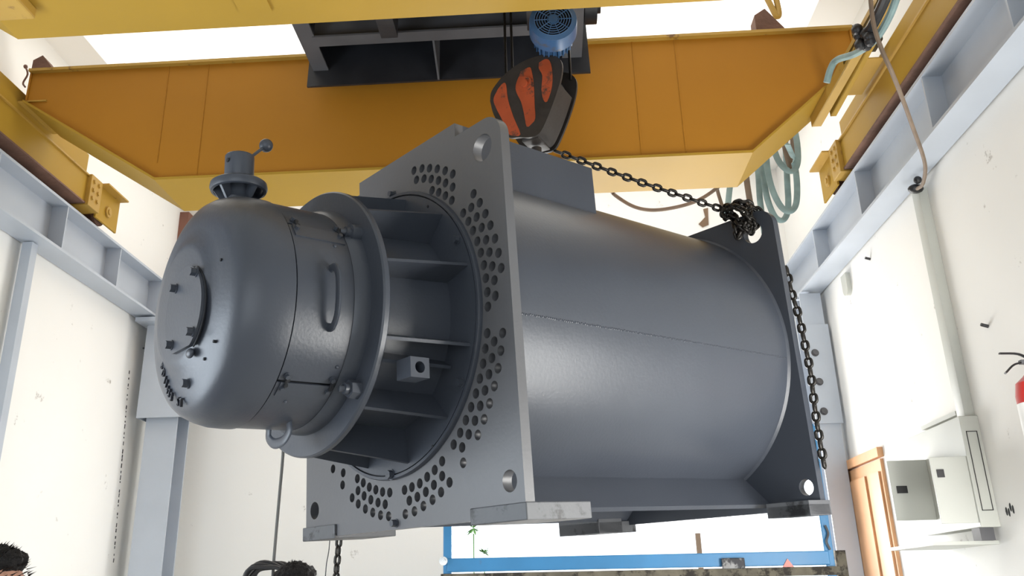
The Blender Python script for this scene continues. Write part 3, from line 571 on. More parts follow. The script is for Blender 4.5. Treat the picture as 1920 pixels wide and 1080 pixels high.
# valve neck on top of the dome
VY, VX = -0.572, HX
def zl(prof, cx, cy, seg=40):
    bb = NB(); lathe(bb, [(r, z) for r, z in prof], 0, 0, seg)
    for v in bb.verts: v.co = Vector((cx+v.co.x, cy+v.co.z, v.co.y))
    return bb
nk = obj('valve_neck', zl([(0.052, 0.26), (0.050, 0.300), (0.040, 0.312), (0.036, 0.33), (0.044, 0.385), (0.046, 0.390), (0.046, 0.462), (0.043, 0.466), (0.0, 0.466)], VX, VY), PAINT, MACH)
b = zl([(0.046, 0.374), (0.080, 0.372), (0.088, 0.366), (0.090, 0.352), (0.086, 0.342), (0.078, 0.340), (0.074, 0.348), (0.046, 0.362)], VX, VY); obj('neck_flange', b, PAINT, nk)
for a in (20, 110, 200, 290, 245):
    b = NB(); ca, sa = math.cos(math.radians(a)), math.sin(math.radians(a)); n_ = Vector((-sa, ca, 0))*0.004
    q = [(0.03, 0.302), (0.05, 0.302), (0.080, 0.345), (0.03, 0.362)]
    V = [b.verts.new(Vector((VX+r*ca, VY+r*sa, z))+s*n_) for s in (-1, 1) for r, z in q]
    b.faces.new(V[:4]); b.faces.new(V[4:][::-1])
    for k in range(4): b.faces.new((V[k], V[(k+1) % 4], V[4+(k+1) % 4], V[4+k]))
    obj('web_fin', b, PAINT, nk, smooth=0)
b = NB(); box(b, (VX-0.055, VY-0.05, 0.285), (VX+0.06, VY+0.06, 0.305), bevel=0.008); obj('neck_base', b, PAINT, nk)
k0 = mx(463, 300, VX+0.03); k1 = mx(499, 273, HX+0.02)
b = NB(); tube(b, [k0, k1], 0.0052, 10); lv = obj('lever', b, PAINT, nk)
b = NB(); sph(b, k1, 0.0225, 32); obj('ball_knob', b, PAINT, lv)
b = NB(); p_ = mx(437, 311, VX-0.02); cyl(b, (VX+0.012, VY-0.047, p_.z), (VX+0.012, VY-0.040, p_.z), 0.008, seg=8); obj('set_screw', b, GAP, nk)

# ------------------------------------------------------------------ chains
def link_mesh(L_, W_, r):
    b = NB(); h = (L_-W_)/2; R = W_/2-r; pts = []
    for k in range(9): a = -PI/2+PI*k/8; pts.append((h+R*math.cos(a), R*math.sin(a), 0))
    for k in range(9): a = PI/2+PI*k/8; pts.append((-h+R*math.cos(a), R*math.sin(a), 0))
    n = len(pts); rings = []
    for i, p_ in enumerate(pts):
        p_ = Vector(p_); d = (Vector(pts[(i+1) % n])-Vector(pts[i-1])).normalized(); a = Vector((0, 0, 1)); c = d.cross(a)
        rings.append([b.verts.new(p_+a*(r*math.cos(2*PI*j/7))+c*(r*math.sin(2*PI*j/7))) for j in range(7)])
    for i in range(n):
        A, B_ = rings[i], rings[(i+1) % n]
        for j in range(7): b.faces.new((A[j], A[(j+1) % 7], B_[(j+1) % 7], B_[j]))
    for f in b.faces: f.smooth = True
    me = bpy.data.meshes.new('chain_link'); b.to_mesh(me); b.free(); me.materials.append(CHAIN); return me
LM_ = link_mesh(0.049, 0.036, 0.0068)
def chain(label, pts, pitch=0.045, group='lifting chains', twist0=0.0):
    pts = [Vector(p) for p in pts]; org = pts[0].copy()
    t = thing('lifting_chain', label, 'chain', org, group)
    path = spline(pts, 10) if len(pts) > 2 else pts
    # resample at the pitch
    out = [path[0]]; acc = 0.0
    for A, B_ in zip(path, path[1:]):
        seg = (B_-A).length; pos = 0.0
        while acc+seg-pos >= pitch:
            pos += pitch-acc; acc = 0.0; out.append(A.lerp(B_, pos/seg))
        acc += seg-pos
    for i, (A, B_) in enumerate(zip(out, out[1:])):
        if i >= 99: break
        o = bpy.data.objects.new('chain_link', LM_); d = (B_-A).normalized(); F = frame_of(d, (0.13, 0.05, 1) if abs(d.z) < 0.95 else (1, 0.2, 0))
        X, Y, Z = F.col[2], F.col[0], F.col[1]
        ang = twist0+(PI/2 if i % 2 else 0); Y2 = Y*math.cos(ang)+Z*math.sin(ang); Z2 = X.cross(Y2)
        R = Matrix((X, Y2, Z2)).transposed().to_4x4(); o.matrix_local = Matrix.Translation((A+B_)/2-org) @ R; link(o, t)
    return t
lug = MW @ Vector((0.49, LM+0.018, 0.45))
h0 = at_y(1040, 283, 3.40)
e1 = MW @ my(1352, 392, LM-0.03)
chain('taut black lifting chain sloping from the hook block to the rear right lug', [h0, h0.lerp(e1, 0.5)-Vector((0, 0, 0.006)), e1], 0.0355, twist0=0.5)
# bunch wrapped around the lug
hl = Vector((0.49, LM+0.018, 0.45)); wr = []
random.seed(11)
P_ = [my(1352, 392, LM-0.03), my(1372, 385, LM-0.04), my(1395, 378, LM-0.02), my(1412, 388, LM+0.02), my(1428, 402, LM+0.05), my(1422, 420, LM+.02), my(1408, 432, LM-0.01), my(1392, 425, LM-0.06), my(1378, 405, LM-0.05), my(1365, 395, LM-0.05), my(1380, 384, LM+0.0), my(1402, 384, LM-0.02), my(1405, 400, LM-0.06), my(1398, 420, LM-0.05), my(1388, 438, LM-0.04), my(1383, 445, LM-0.04), my(1380, 425, LM-0.05), my(1375, 405, LM-0.03), my(1360, 410, LM-0.05), my(1356, 398, LM-0.04), my(1370, 388, LM-.06), my(1390, 392, LM-.08), my(1402, 408, LM-.07), my(1412, 415, LM-.04), my(1410, 432, LM), my(1404, 440, LM+0.018)]
chain('heap of black chain wound round the lug at the rear right top corner', [MW @ q for q in P_], 0.026, twist0=0.8)
c0 = MW @ my(1484, 548, LM+0.06); e2 = at_y(1548, 890, c0.y+0.02)
path = [at_y(u, v, c0.y) for u, v in ((1474, 500), (1484, 548), (1497, 590), (1508, 640), (1520, 700), (1527, 760), (1536, 820), (1549, 892))]
chain('loose chain end hanging beside the rear plate in front of the column', path, 0.036, twist0=0.7)
q0 = MW @ Vector((-0.5, LM+0.03, 0.40)); 
path = [at_y(u, v, 3.95) for u, v in ((636, 960), (636, 1008), (633, 1045), (630, 1090), (629, 1130))]
chain('loose chain end hanging below the left front foot of the machine', path, 0.036, twist0=0.6)
bb = at_y(636, 500, 3.95)

# ------------------------------------------------------------------ cables
def cable(name, label, pts, r, m_, cat='cable', group=None, flat=None, n=8, up=None):
    org = Vector(pts[len(pts)//2]); b = NB(); tube(b, [p_-org for p_ in spline(pts, n)], r, 10, flat=flat, up=up); o = obj(name, b, m_); o.location = org; return tag(o, label, cat, group)
def loop(label, m_, px, Y, flat=(0.018, 0.005)):
    return cable('festoon_cable', label, [at_y(px[0][0]-3, min(px[0][1]-25, 318), 4.405)]+[at_y(u, v, Y+dy) for u, v, dy in px]+([at_y(px[-1][0]-12, px[-1][1]-30, 4.405)] if len(px) > 6 else []), 0.01, m_, 'cable', 'festoon cable loops', flat=flat, n=8, up=(0.25, 1, 0))
loop('upper teal and brown cable loop, uppermost right of the hanging group', CABG, [(1448, 238, 0), (1452, 280, 0), (1462, 305, 0), (1478, 320, 0), (1490, 318, .02), (1496, 300, .04), (1494, 265, .06), (1486, 230, .08)], 4.75)
loop('middle cable loop bulging furthest right, below the uppermost one', CABG, [(1436, 250, 0), (1438, 310, 0), (1448, 355, 0), (1465, 388, 0), (1482, 396, 0), (1493, 380, .03), (1494, 340, .05), (1488, 300, .07)], 4.8)
loop('lowest teal cable loop of the hanging group', CABG, [(1424, 270, 0), (1430, 320, 0), (1438, 370, 0), (1452, 405, 0), (1466, 413, 0), (1475, 403, .03), (1478, 380, .05), (1476, 340, .07), (1470, 240, .1)], 4.9)
loop('brown cable loop inside the upper teal loop', CABB, [(1468, 240, 0), (1473, 280, 0), (1483, 312, 0), (1488, 300, .03), (1487, 260, .05), (1480, 220, .06)], 4.95)
loop('straight dark teal cable hanging left of the cable loops', CABG, [(1418, 290, 0), (1422, 330, 0), (1425, 375, 0), (1431, 420, 0), (1440, 480, 0)], 5.0)
loop('brown flat cable hanging down just right of the girder tip', CABB, [(1396, 300, 0), (1401, 345, 0), (1408, 390, 0), (1413, 430, 0)], 5.0)
loop('pale teal cable hanging down behind the chain heap', CABG, [(1372, 325, 0), (1368, 355, 0), (1363, 400, 0)], 5.0)
loop('thin brown cable hanging left of the chain heap', CABB, [(1340, 330, 0), (1346, 360, 0), (1357, 395, 0)], 5.1, (0.011, 0.004))
cable('slack_cable', 'dark brown slack cable sagging below the far girder behind the taut chain', [at_y(1140, 330, 4.39)]+[at_y(u, v, 4.9) for u, v in ((1146, 357), (1160, 371), (1190, 388), (1225, 394), (1270, 388), (1310, 375), (1345, 352), (1375, 325))]+[at_y(1392, 305, 4.39)], 0.011, CABB)
cable('hanging_cable', 'long thin brown cable drooping from the crane to the conduit on the right wall', [at_x(u, v, X) for u, v, X in ((1630, -30, 1.30), (1637, 40, 1.3), (1652, 90, 1.32), (1672, 135, 1.36), (1694, 190, 1.45), (1712, 240, 1.55), (1730, 290, 1.68), (1735, 318, 1.74), (1730, 345, 1.8), (1720, 354, 1.85))], 0.0085, CABB)
b = NB(); sph(b, (0, 0, 0), 0.03, 14, (1.3, 1, 0.8)); sph(b, (0.0, -0.04, 0.03), 0.02, 12); o = tag(obj('cable_clip', b, BLKPL), 'black taped cable joint at the top of the wall conduit', 'cable joint'); o.location = at_x(1717, 354, 1.90)
# festoon track: two angles running along the hall by the right end truck
def bar_between(a, c, w_, h_, m_, name, label, cat, group=None):
    a = Vector(a); c = Vector(c); b = NB(); L_ = (c-a).length; box(b, (-w_/2, -h_/2, 0), (w_/2, h_/2, L_), bevel=0.001); box(b, (-w_/2, -h_/2-0.0, 0), (-w_/2+0.006, h_/2+0.025, L_)); o = obj(name, b, m_, smooth=0)
    o.matrix_world = Matrix.Translation(a) @ frame_of(c-a, (0, 0, 1)).to_4x4(); return tag(o, label, cat, group)
ZT_ = 4.15
a = at_x(1530, 232, 1.50); c = at_x(1672, -20, 1.50); bar_between(a, c, 0.05, 0.035, YEL_W, 'festoon_track', 'yellow steel angle holding the cable festoon, left of the two', 'track', 'yellow festoon track angles')
a = at_x(1562, 215, 1.56); c = at_x(1690, -20, 1.56); bar_between(a, c, 0.03, 0.02, YEL, 'festoon_track', 'thinner yellow steel angle beside the right end truck', 'track', 'yellow festoon track angles')
cable('bundle_cable', 'thick pale teal cable bundle running along the festoon track', [at_x(u, v, X) for u, v, X in ((1690, -30, 1.5), (1668, 30, 1.5), (1640, 75, 1.48), (1605, 100, 1.46), (1570, 112, 1.44), (1558, 128, 1.42), (1550, 155, 1.40))], 0.016, CABG)
cable('bundle_cable', 'black cable bundle beside the teal cable at the festoon track', [at_x(u, v, X) for u, v, X in ((1672, -30, 1.45), (1650, 20, 1.45), (1632, 55, 1.44), (1618, 78, 1.44))], 0.022, BLKPL)
b = NB(); random.seed(5)
for k in range(9): sph(b, (random.uniform(-.03, .03), random.uniform(-.03, .03), random.uniform(-.04, .04)), 0.025, 10)
o = tag(obj('taped_joint', b, BLKPL), 'lumpy black tape wrapped joint on the overhead cable bundle', 'cable joint'); o.location = at_x(1622, 68, 1.43)
cable('pendant_cable', 'thin grey pendant cable hanging straight down left of the machine', [at_y(u, v, 4.2) for u, v in ((531, 780), (531, 845), (524, 930), (517, 1010), (513, 1060), (511, 1100))], 0.0075, mat('grey_rubber', (0.09, 0.09, 0.085), 0.6))
cable('thin_wire', 'thin dark wire hanging left of the lower chain', [at_y(u, v, 4.0) for u, v in ((620, 990), (617, 1030), (612, 1060), (609, 1100))], 0.0025, BLKPL)
b = NB(); cc = at_y(488, 1075, 4.15)
for k in range(7):
    R_ = 0.10+0.008*(k % 3); tube(b, [(R_*math.cos(a)*0.9+0.004*k, 0.012*k-0.04, R_*0.62*math.sin(a)+0.008*math.sin(3*a+k)) for a in [2*PI*j/36 for j in range(37)]], 0.009, 8)
o = tag(obj('cable_coil', b, BLKPL), 'black coil of cable hanging beside the dark haired head', 'cable coil'); o.location = (cc.x+0.03, 4.15, cc.z-0.03)
for zz in ((1400, 210),):
    pass
b = NB(); prism(b, [(0, 0), (0.05, 0.02), (0.06, 0.17), (0.02, 0.16), (0.03, 0.09), (-0.03, 0.03)], XZ, 0, 0.004); o = tag(obj('peeling_patch', b, DIRT), 'small brown patch on the back wall under the slack cable', 'stain patch'); p_ = at_y(1318, 425, 6.73); o.location = (p_.x, 6.742, p_.z)

# ------------------------------------------------------------------ right wall fittings
# wall conduit
b = NB(); X = WR-0.025; zt, zb = at_x(1721, 360, X).z, 2.33; yy = at_x(1765, 560, X).y
box(b, (-0.022, -0.04, 0), (0.025, 0.04, zt-zb), bevel=0.002); o = tag(obj('cable_trunking', b, CABM), 'long cream cable trunking running down the right wall to the cabinet', 'trunking'); o.location = (X, yy, zb)
CY0 = 4.20; CX0 = 1.885
t = thing('electrical_cabinet', 'cream grey electrical cabinet with open doors on the right wall', 'cabinet', (CX0, CY0, 1.84))
b = NB(); box(b, (0, 0, 0), (WR-CX0, 0.62, 0.49), bevel=0.003); obj('body', b, CABM, t, smooth=0)
b = NB(); 
for (x0, x1, z0, z1) in ((0.018, 0.021, 0.07, 0.42), (0.064, 0.067, 0.07, 0.42), (0.018, 0.067, 0.07, 0.073), (0.018, 0.067, 0.417, 0.42)): box(b, (x0, -0.003, z0), (x1, 0.002, z1))
obj('side_panel_outline', b, BLKPL, t, smooth=0)
ds = obj('door', (lambda b: (box(b, (-0.155, 0, 0), (0, 0.010, 0.29), bevel=0.002), b)[1])(NB()), CABM, t, smooth=0); ds.location = (0, 0.01, 0.02); ds.rotation_euler = (0, 0, math.radians(-8))
b = NB(); box(b, (-0.135, -0.006, 0.20), (-0.105, 0.0, 0.235)); obj('latch', b, BLKPL, ds, smooth=0)
dl = obj('door', (lambda b: (box(b, (-0.19, 0, 0), (0, 0.010, 0.29), bevel=0.002), b)[1])(NB()), CABM, t, smooth=0); dl.location = (0.0, 0.45, 0.065); dl.rotation_euler = (0, 0, math.radians(-3))
b = NB(); box(b, (-0.165, -0.006, 0.13), (-0.115, 0.0, 0.165)); obj('latch', b, BLKPL, dl, smooth=0)
b = NB(); box(b, (-0.20, 0.05, -0.07), (WR-CX0, 0.60, -0.055)); obj('bottom_tray', b, CABM, t, smooth=0)
b = NB(); box(b, (0.0, 0.02, -0.055), (0.06, 0.1, 0.0)); obj('cable_gland', b, DGREY, t, smooth=0)
b = NB(); box(b, (0.0, 0, 0), (0.03, 0.42, 0.02)); o = tag(obj('wall_rail', b, CABM), 'short slanted metal rail on the right wall above the cabinet doors', 'rail'); o.location = (WR-0.03, 4.35, 2.36)
# extinguisher
p_ = at_x(1908, 740, 1.89)
t = thing('fire_extinguisher', 'red fire extinguisher with black handle hanging on the right wall', 'fire extinguisher', (1.89, p_.y-0.13, p_.z-0.43))
def zc(prof, cx=0, cy=0, seg=32):
    bb = NB(); lathe(bb, prof, 0, 0, seg)
    for v in bb.verts: v.co = Vector((cx+v.co.x, cy+v.co.z, v.co.y))
    return bb
obj('cylinder', zc([(0, 0), (0.065, 0), (0.07, 0.01), (0.07, 0.40), (0.06, 0.45), (0.03, 0.475), (0.018, 0.49), (0, 0.49)]), REDP, t)
obj('label', zc([(0.0708, 0.12), (0.0708, 0.37)]), WHT, t)
b = NB(); cyl(b, (0, 0, 0.485), (0, 0, 0.53), 0.016, seg=16); box(b, (-0.03, -0.012, 0.525), (0.02, 0.012, 0.54)); obj('valve', b, DGREY, t)
b = NB(); tube(b, spline([(0.01, 0, 0.54), (-0.03, 0.0, 0.565), (-0.10, 0, 0.57)], 4), 0.006, 8, flat=(0.01, 0.004), up=(0, 0, 1)); tube(b, spline([(0.01, 0, 0.53), (-0.05, 0.0, 0.525), (-0.095, 0, 0.49)], 4), 0.006, 8, flat=(0.01, 0.004), up=(0, 0, 1)); obj('handle', b, BLKPL, t)
b = NB(); tube(b, spline([(0.02, 0, 0.50), (0.07, -0.02, 0.49), (0.09, -0.03, 0.40), (0.085, -0.03, 0.2), (0.08, -0.02, 0.08)], 5), 0.008, 8); obj('hose', b, BLKPL, t)
# bits on the wall
b = NB(); prism(b, rc(0, 0, 0.05, 200, 340, 8)+[(0.047, 0.09), (-0.047, 0.09)], YZ, -0.03, 0.0); o = tag(obj('wall_lamp_shell', b, CABM), 'small cream shell shaped fitting on the right wall under the runway', 'fitting'); p_ = at_x(1587, 540, WR-0.02); o.location = (WR, p_.y, p_.z); o.scale = (1, 1, 1)
for k, (u, v) in enumerate(((1632, 486), (1853, 612))):
    b = NB(); cyl(b, (0, 0, 0), (-0.03, 0, 0.01), 0.008, seg=8); o = tag(obj('wall_nail', b, BLKPL), ['small dark nail in the right wall just below the runway beam', 'small dark nail in the right wall above the extinguisher'][k], 'nail'); p_ = at_x(u, v, WR); o.location = p_
b = NB(); cyl(b, (0, 0, 0), (0.14, -0.01, -0.005), 0.007, seg=8); sph(b, (0.14, -.01, -.005), 0.012, 8); o = tag(obj('wall_peg', b, DGREY), 'grey metal peg sticking out of the left wall beside the drum', 'peg'); p_ = at_x(268, 653, WL); o.location = p_
b = NB()
for k in range(4): sph(b, (0, 0.02*k, 0.012*math.sin(k*2)), 0.012, 8, (0.4, 0.6, 1.6))
o = tag(obj('wall_scuff', b, BLKPL), 'cluster of dark chips in the right wall below the extinguisher', 'wall chips'); p_ = at_x(1900, 955, WR); o.location = p_
b = NB(); tube(b, spline([(0, 0, 0), (0.02, 0, -0.05), (-0.01, 0.02, -0.09), (0.02, 0.0, -0.13)], 4), 0.005, 6); sph(b, (0, 0, 0), 0.012, 8); o = tag(obj('twisted_wire', b, RUST), 'twisted rusty wire at the left tip of the far girder', 'wire'); p_ = at_y(48, 125, 4.0); o.location = p_

b = NB(); random.seed(21); pt = at_x(242, 700, WL); pb = at_x(212, 1060, WL)
for k in range(34):
    q = pt.lerp(pb, (k+random.uniform(-.3, .3))/34); h_ = random.uniform(.004, .016); w_ = random.uniform(.003, .006)
    box(b, (-0.001, q.y-pt.y-w_, q.z-pt.z-h_), (0.002, q.y-pt.y+w_, q.z-pt.z+h_))
o = tag(obj('plaster_chips', b, BLKPL, smooth=0), 'vertical row of small dark chips along the edge of the bright left wall', 'wall chips', kind='stuff'); o.location = (WL, pt.y, pt.z)

# wooden door in the right wall
y0, y1 = at_x(1573, 880, WR-0.02).y, at_x(1650, 850, WR-0.02).y
ztop = at_x(1573, 880, WR-0.04).z
t = bpy.data.objects.new('door_1', None); COL.objects.link(t); t.location = (WR, y1, 0); t['kind'] = 'structure'
b = NB(); box(b, (-0.04, y0-y1-0.11, 0), (0.0, y0-y1, ztop)); obj('jamb', b, WOOD, t, smooth=0)
b = NB(); box(b, (-0.035, 0, ztop-0.02), (0.0, y0-y1, ztop+0.035)); obj('lintel', b, WOOD, t, smooth=0)
b = NB(); box(b, (-0.02, 0.02, 0.01), (0.0, y0-y1-0.13, ztop-0.03)); lf = obj('leaf', b, WOOD, t, smooth=0)
b = NB(); box(b, (-0.032, 0.05, 0.1), (-0.02, 0.2, ztop-0.1)); box(b, (-0.032, 0.3, 0.1), (-0.02, y0-y1-0.16, ztop-0.1)); obj('raised_panel', b, WOOD, lf, smooth=0)
b = NB(); cyl(b, (-0.035, y0-y1-0.12, ztop-0.25), (-0.035, y0-y1-0.12, ztop-0.17), 0.008, seg=8); obj('hinge', b, DGREY, t)
b = NB(); box(b, (-0.03, -0.02, 0), (0.03, 0.02, 1.98)); o = tag(obj('timber_batten', b, WOOD_O, smooth=0), 'grey weathered timber batten leaning upright beside the truck and wooden door', 'batten'); p_ = at_y(1573, 1032, 5.6); o.location = (p_.x, 5.6, p_.z-1.98)

# ------------------------------------------------------------------ truck
Y_ = 4.9; xl, xr = -0.575, 1.43; zt = at_y(1200, 1040, Y_).z; zb = at_y(1200, 1066, Y_).z
t = thing('truck', 'blue flatbed truck with weathered plank bed backed up behind the machine', 'truck', ((xl+xr)/2, Y_, 0)); cx_ = (xl+xr)/2; hw = (xr-xl)/2
b = NB(); box(b, (-hw+0.02, -0.02, zb), (hw-0.02, 0.03, zt), bevel=0.004); obj('top_rail', b, BLUE_T, t, smooth=0)
b = NB(); box(b, (-hw-0.01, -0.04, zb-0.05), (hw+0.02, 0.02, zb-0.008), bevel=0.003); obj('plank_edge', b, WOOD_O, t, smooth=0)
b = NB()
for k in range(4): box(b, (-hw, 0.0, 1.02+0.155*k), (hw, 0.03, 1.02+0.155*k+0.148))
obj('tail_board', b, WOOD_O, t, smooth=0)
for s in (-1, 1):
    b = NB(); box(b, (s*hw-0.02*s-0.02, -0.015, 0.9), (s*hw-0.02*s+0.025, 0.035, 2.42), bevel=0.004); obj('corner_post', b, BLUE_T, t, smooth=0)
b = NB(); box(b, (-hw, -0.01, 2.38), (hw, 0.03, 2.43)); obj('head_bar', b, BLUE_T, t, smooth=0)
b = NB(); box(b, (-hw, 0.02, 0.98), (hw, 4.6, 1.04)); obj('bed', b, WOOD_O, t, smooth=0)
for s in (-1, 1):
    b = NB(); box(b, (s*hw-0.02, 0.03, 1.04), (s*hw+0.02, 4.6, 1.50)); obj('side_board', b, BLUE_T, t, smooth=0)
b = NB(); box(b, (-0.45, 0.1, 0.62), (-0.33, 6.2, 0.98)); box(b, (0.33, 0.1, 0.62), (0.45, 6.2, 0.98)); obj('chassis', b, BLACK, t, smooth=0)
for s in (-1, 1):
    for yy in (1.2, 5.4):
        b = NB(); cyl(b, (s*0.95, yy, 0.48), (s*0.68, yy, 0.48), 0.48, seg=40); cyl(b, (s*0.97, yy, 0.48), (s*0.9, yy, 0.48), 0.24, seg=24); obj('wheel', b, BLKPL, t)
b = NB(); box(b, (-hw+0.05, 4.75, 0.6), (hw-0.05, 6.4, 1.66), bevel=0.06); obj('cab', b, BLUE_T, t)
p_ = at_y(1375, 1055, Y_-0.03); b = NB(); box(b, (p_.x-cx_-0.06, -0.05, p_.z-0.03), (p_.x-cx_+0.055, -0.02, p_.z+0.022), bevel=0.004); obj('bracket', b, BARE, t, smooth=0)
p_ = at_y(1478, 1057, Y_-0.03); b = NB(); prism(b, [(p_.x-cx_-0.035, p_.z-0.025), (p_.x-cx_+0.035, p_.z-0.025), (p_.x-cx_+0.0, p_.z+0.025)], XZ, -0.026, -0.02); obj('reflector', b, REFL, t, smooth=0)
p_ = at_y(832, 1052, Y_-0.03); b = NB(); cyl(b, (p_.x-cx_, -0.05, p_.z), (p_.x-cx_, -0.02, p_.z), 0.022, seg=20); cyl(b, (p_.x-cx_, -0.06, p_.z), (p_.x-cx_, -0.05, p_.z), 0.012, seg=12); obj('latch_bolt', b, CHROME, t)
b = NB(); pz = at_y(1547, 985, Y_-.03); tube(b, spline([(pz.x-cx_, -0.03, pz.z), (pz.x-cx_+0.01, -0.03, pz.z-0.04), (pz.x-cx_-0.004, -0.03, pz.z-0.08), (pz.x-cx_+0.008, -0.03, pz.z-0.12)], 4), 0.006, 6); obj('latch_chain', b, DGREY, t)

# plants outside the doorway
def plant(u, v, Y, n, h, label):
    p_ = at_y(u, v, Y); b = NB(); random.seed(n)
    tube(b, [(0, 0, -p_.z), (0, 0, -0.05)], 0.006, 6)
    for k in range(n):
        a = random.uniform(0, 2*PI); l = h*random.uniform(.5, 1); c = Vector((math.cos(a)*l*0.7, math.sin(a)*l*0.4, random.uniform(-.5, .7)*l)); s = Vector((-math.sin(a), math.cos(a), .2))*0.012
        v0 = b.verts.new((0, 0, 0)); v1 = b.verts.new(c*0.5+s); v2 = b.verts.new(c); v3 = b.verts.new(c*0.5-s); b.faces.new((v0, v1, v2, v3))
    o = obj('garden_shrub', b, LEAF); o.location = p_; return tag(o, label, 'plant', 'plants outside the back doorway')
plant(888, 990, 8.6, 26, 0.16, 'green leafy sprig outside the doorway, higher of the two')
plant(908, 1036, 8.6, 22, 0.10, 'small green bush low outside the doorway by the left blue post')
b = NB(); box(b, (-0.03, -0.03, 0), (0.03, 0.03, 1)); o = tag(obj('fence_post', b, DIRT, smooth=0), 'thin brown post standing outside beyond the truck', 'post'); p_ = at_y(1308, 1000, 12.2); o.location = (p_.x, 12.2, 0); o.scale = (1, 1, p_.z)

# ------------------------------------------------------------------ people
def person(label, loc, yaw, h, shirt, hairlen=1.0):
    """a standing adult; local -y is the way the figure faces"""
    t = thing('person', label, 'person', loc, rotz=yaw); s = h/1.75
    J = {'pelvis': (0, 0, 0.95), 'belly': (0, 0.01, 1.10), 'chest': (0, 0.015, 1.30), 'upch': (0, 0.02, 1.42), 'neck': (0, 0.01, 1.50), 'throat': (0, 0.0, 1.55), 'headc': (0, -0.005, 1.635), 'crown': (0, 0.01, 1.685)}
    R = {'pelvis': (0.15, 0.11), 'belly': (0.135, 0.10), 'chest': (0.155, 0.11), 'upch': (0.13, 0.09), 'neck': (0.058, 0.06), 'throat': (0.054, 0.056), 'headc': (0.074, 0.09), 'crown': (0.060, 0.075)}
    E = [('pelvis', 'belly'), ('belly', 'chest'), ('chest', 'upch'), ('upch', 'neck'), ('neck', 'throat'), ('throat', 'headc'), ('headc', 'crown')]
    for sd, q in (('L', -1), ('R', 1)):
        J.update({'hip'+sd: (q*0.09, 0, 0.90), 'thigh'+sd: (q*0.10, -0.005, 0.70), 'knee'+sd: (q*0.10, -0.01, 0.49), 'calf'+sd: (q*0.10, 0.015, 0.33), 'ankle'+sd: (q*0.10, 0.02, 0.09), 'toe'+sd: (q*0.12, -0.13, 0.04)})
        R.update({'hip'+sd: (0.10, 0.10), 'thigh'+sd: (0.085, 0.085), 'knee'+sd: (0.058, 0.06), 'calf'+sd: (0.055, 0.06), 'ankle'+sd: (0.04, 0.042), 'toe'+sd: (0.04, 0.03)})
        E += [('pelvis', 'hip'+sd), ('hip'+sd, 'thigh'+sd), ('thigh'+sd, 'knee'+sd), ('knee'+sd, 'calf'+sd), ('calf'+sd, 'ankle'+sd), ('ankle'+sd, 'toe'+sd)]
        J.update({'sh'+sd: (q*0.17, 0.02, 1.40), 'ua'+sd: (q*0.215, 0.02, 1.26), 'el'+sd: (q*0.235, 0.02, 1.11), 'fa'+sd: (q*0.24, -0.02, 1.0), 'wr'+sd: (q*0.245, -0.06, 0.87), 'palm'+sd: (q*0.245, -0.075, 0.80)})
        R.update({'sh'+sd: (0.058, 0.058), 'ua'+sd: (0.048, 0.048), 'el'+sd: (0.038, 0.038), 'fa'+sd: (0.036, 0.038), 'wr'+sd: (0.022, 0.028), 'palm'+sd: (0.016, 0.038)})
        E += [('upch', 'sh'+sd), ('sh'+sd, 'ua'+sd), ('ua'+sd, 'el'+sd), ('el'+sd, 'fa'+sd), ('fa'+sd, 'wr'+sd), ('wr'+sd, 'palm'+sd)]
        for i, (dy, ln) in enumerate(((-0.028, 0.068), (-0.010, 0.078), (0.008, 0.072), (0.026, 0.058))):
            a, b_ = 'f%d%s' % (i, sd), 'g%d%s' % (i, sd)
            J[a] = (q*0.243, -0.078+dy, 0.765-ln*0.5); J[b_] = (q*0.228, -0.082+dy, 0.765-ln); R[a] = (0.008, 0.008); R[b_] = (0.007, 0.007); E += [('palm'+sd, a), (a, b_)]
        J['th'+sd] = (q*0.23, -0.125, 0.80); J['tt'+sd] = (q*0.22, -0.135, 0.765); R['th'+sd] = (0.010, 0.010); R['tt'+sd] = (0.008, 0.008); E += [('palm'+sd, 'th'+sd), ('th'+sd, 'tt'+sd)]
    names = list(J); idx = {n: i for i, n in enumerate(names)}
    def skin(nm, keep, mt_, grow=0.0, sub=2):
        ks = [n for n in names if n in keep]; ii = {n: i for i, n in enumerate(ks)}
        me = bpy.data.meshes.new(nm); me.from_pydata([[c*s for c in J[n]] for n in ks], [(ii[a], ii[b_]) for a, b_ in E if a in ii and b_ in ii], []); me.update()
        o = bpy.data.objects.new(nm, me); link(o, t); o.modifiers.new('skin', 'SKIN')
        for i, n in enumerate(ks):
            v = me.skin_vertices[0].data[i]; v.radius = (R[n][0]*s+grow, R[n][1]*s+grow); v.use_root = (n == 'pelvis')
        if not any(v.use_root for v in me.skin_vertices[0].data): me.skin_vertices[0].data[0].use_root = True
        sm = o.modifiers.new('sub', 'SUBSURF'); sm.levels = sub; sm.render_levels = sub
        dg = bpy.context.evaluated_depsgraph_get(); me2 = bpy.data.meshes.new_from_object(o.evaluated_get(dg)); o.modifiers.clear(); o.data = me2
        me2.materials.clear(); me2.materials.append(mt_)
        for f in me2.polygons: f.use_smooth = True
        return o
    body = skin('body', set(names), SKIN)
    # sculpt the head part of the same mesh: nose, brow, chin
    hc = Vector((0, -0.005, 1.625))*s
    me = body.data
    b = NB(); b.from_mesh(me)
    sph(b, hc, 0.092*s, 28, (0.84, 1.0, 1.22))
    sph(b, hc+Vector((0, -0.035, -0.062))*s, 0.050*s, 18, (1, 1, 0.95))
    sph(b, hc+Vector((0, -0.098, -0.015))*s, 0.017*s, 12, (0.75, 1, 1.6)); sph(b, hc+Vector((0, -0.104, -0.032))*s, 0.014*s, 12)
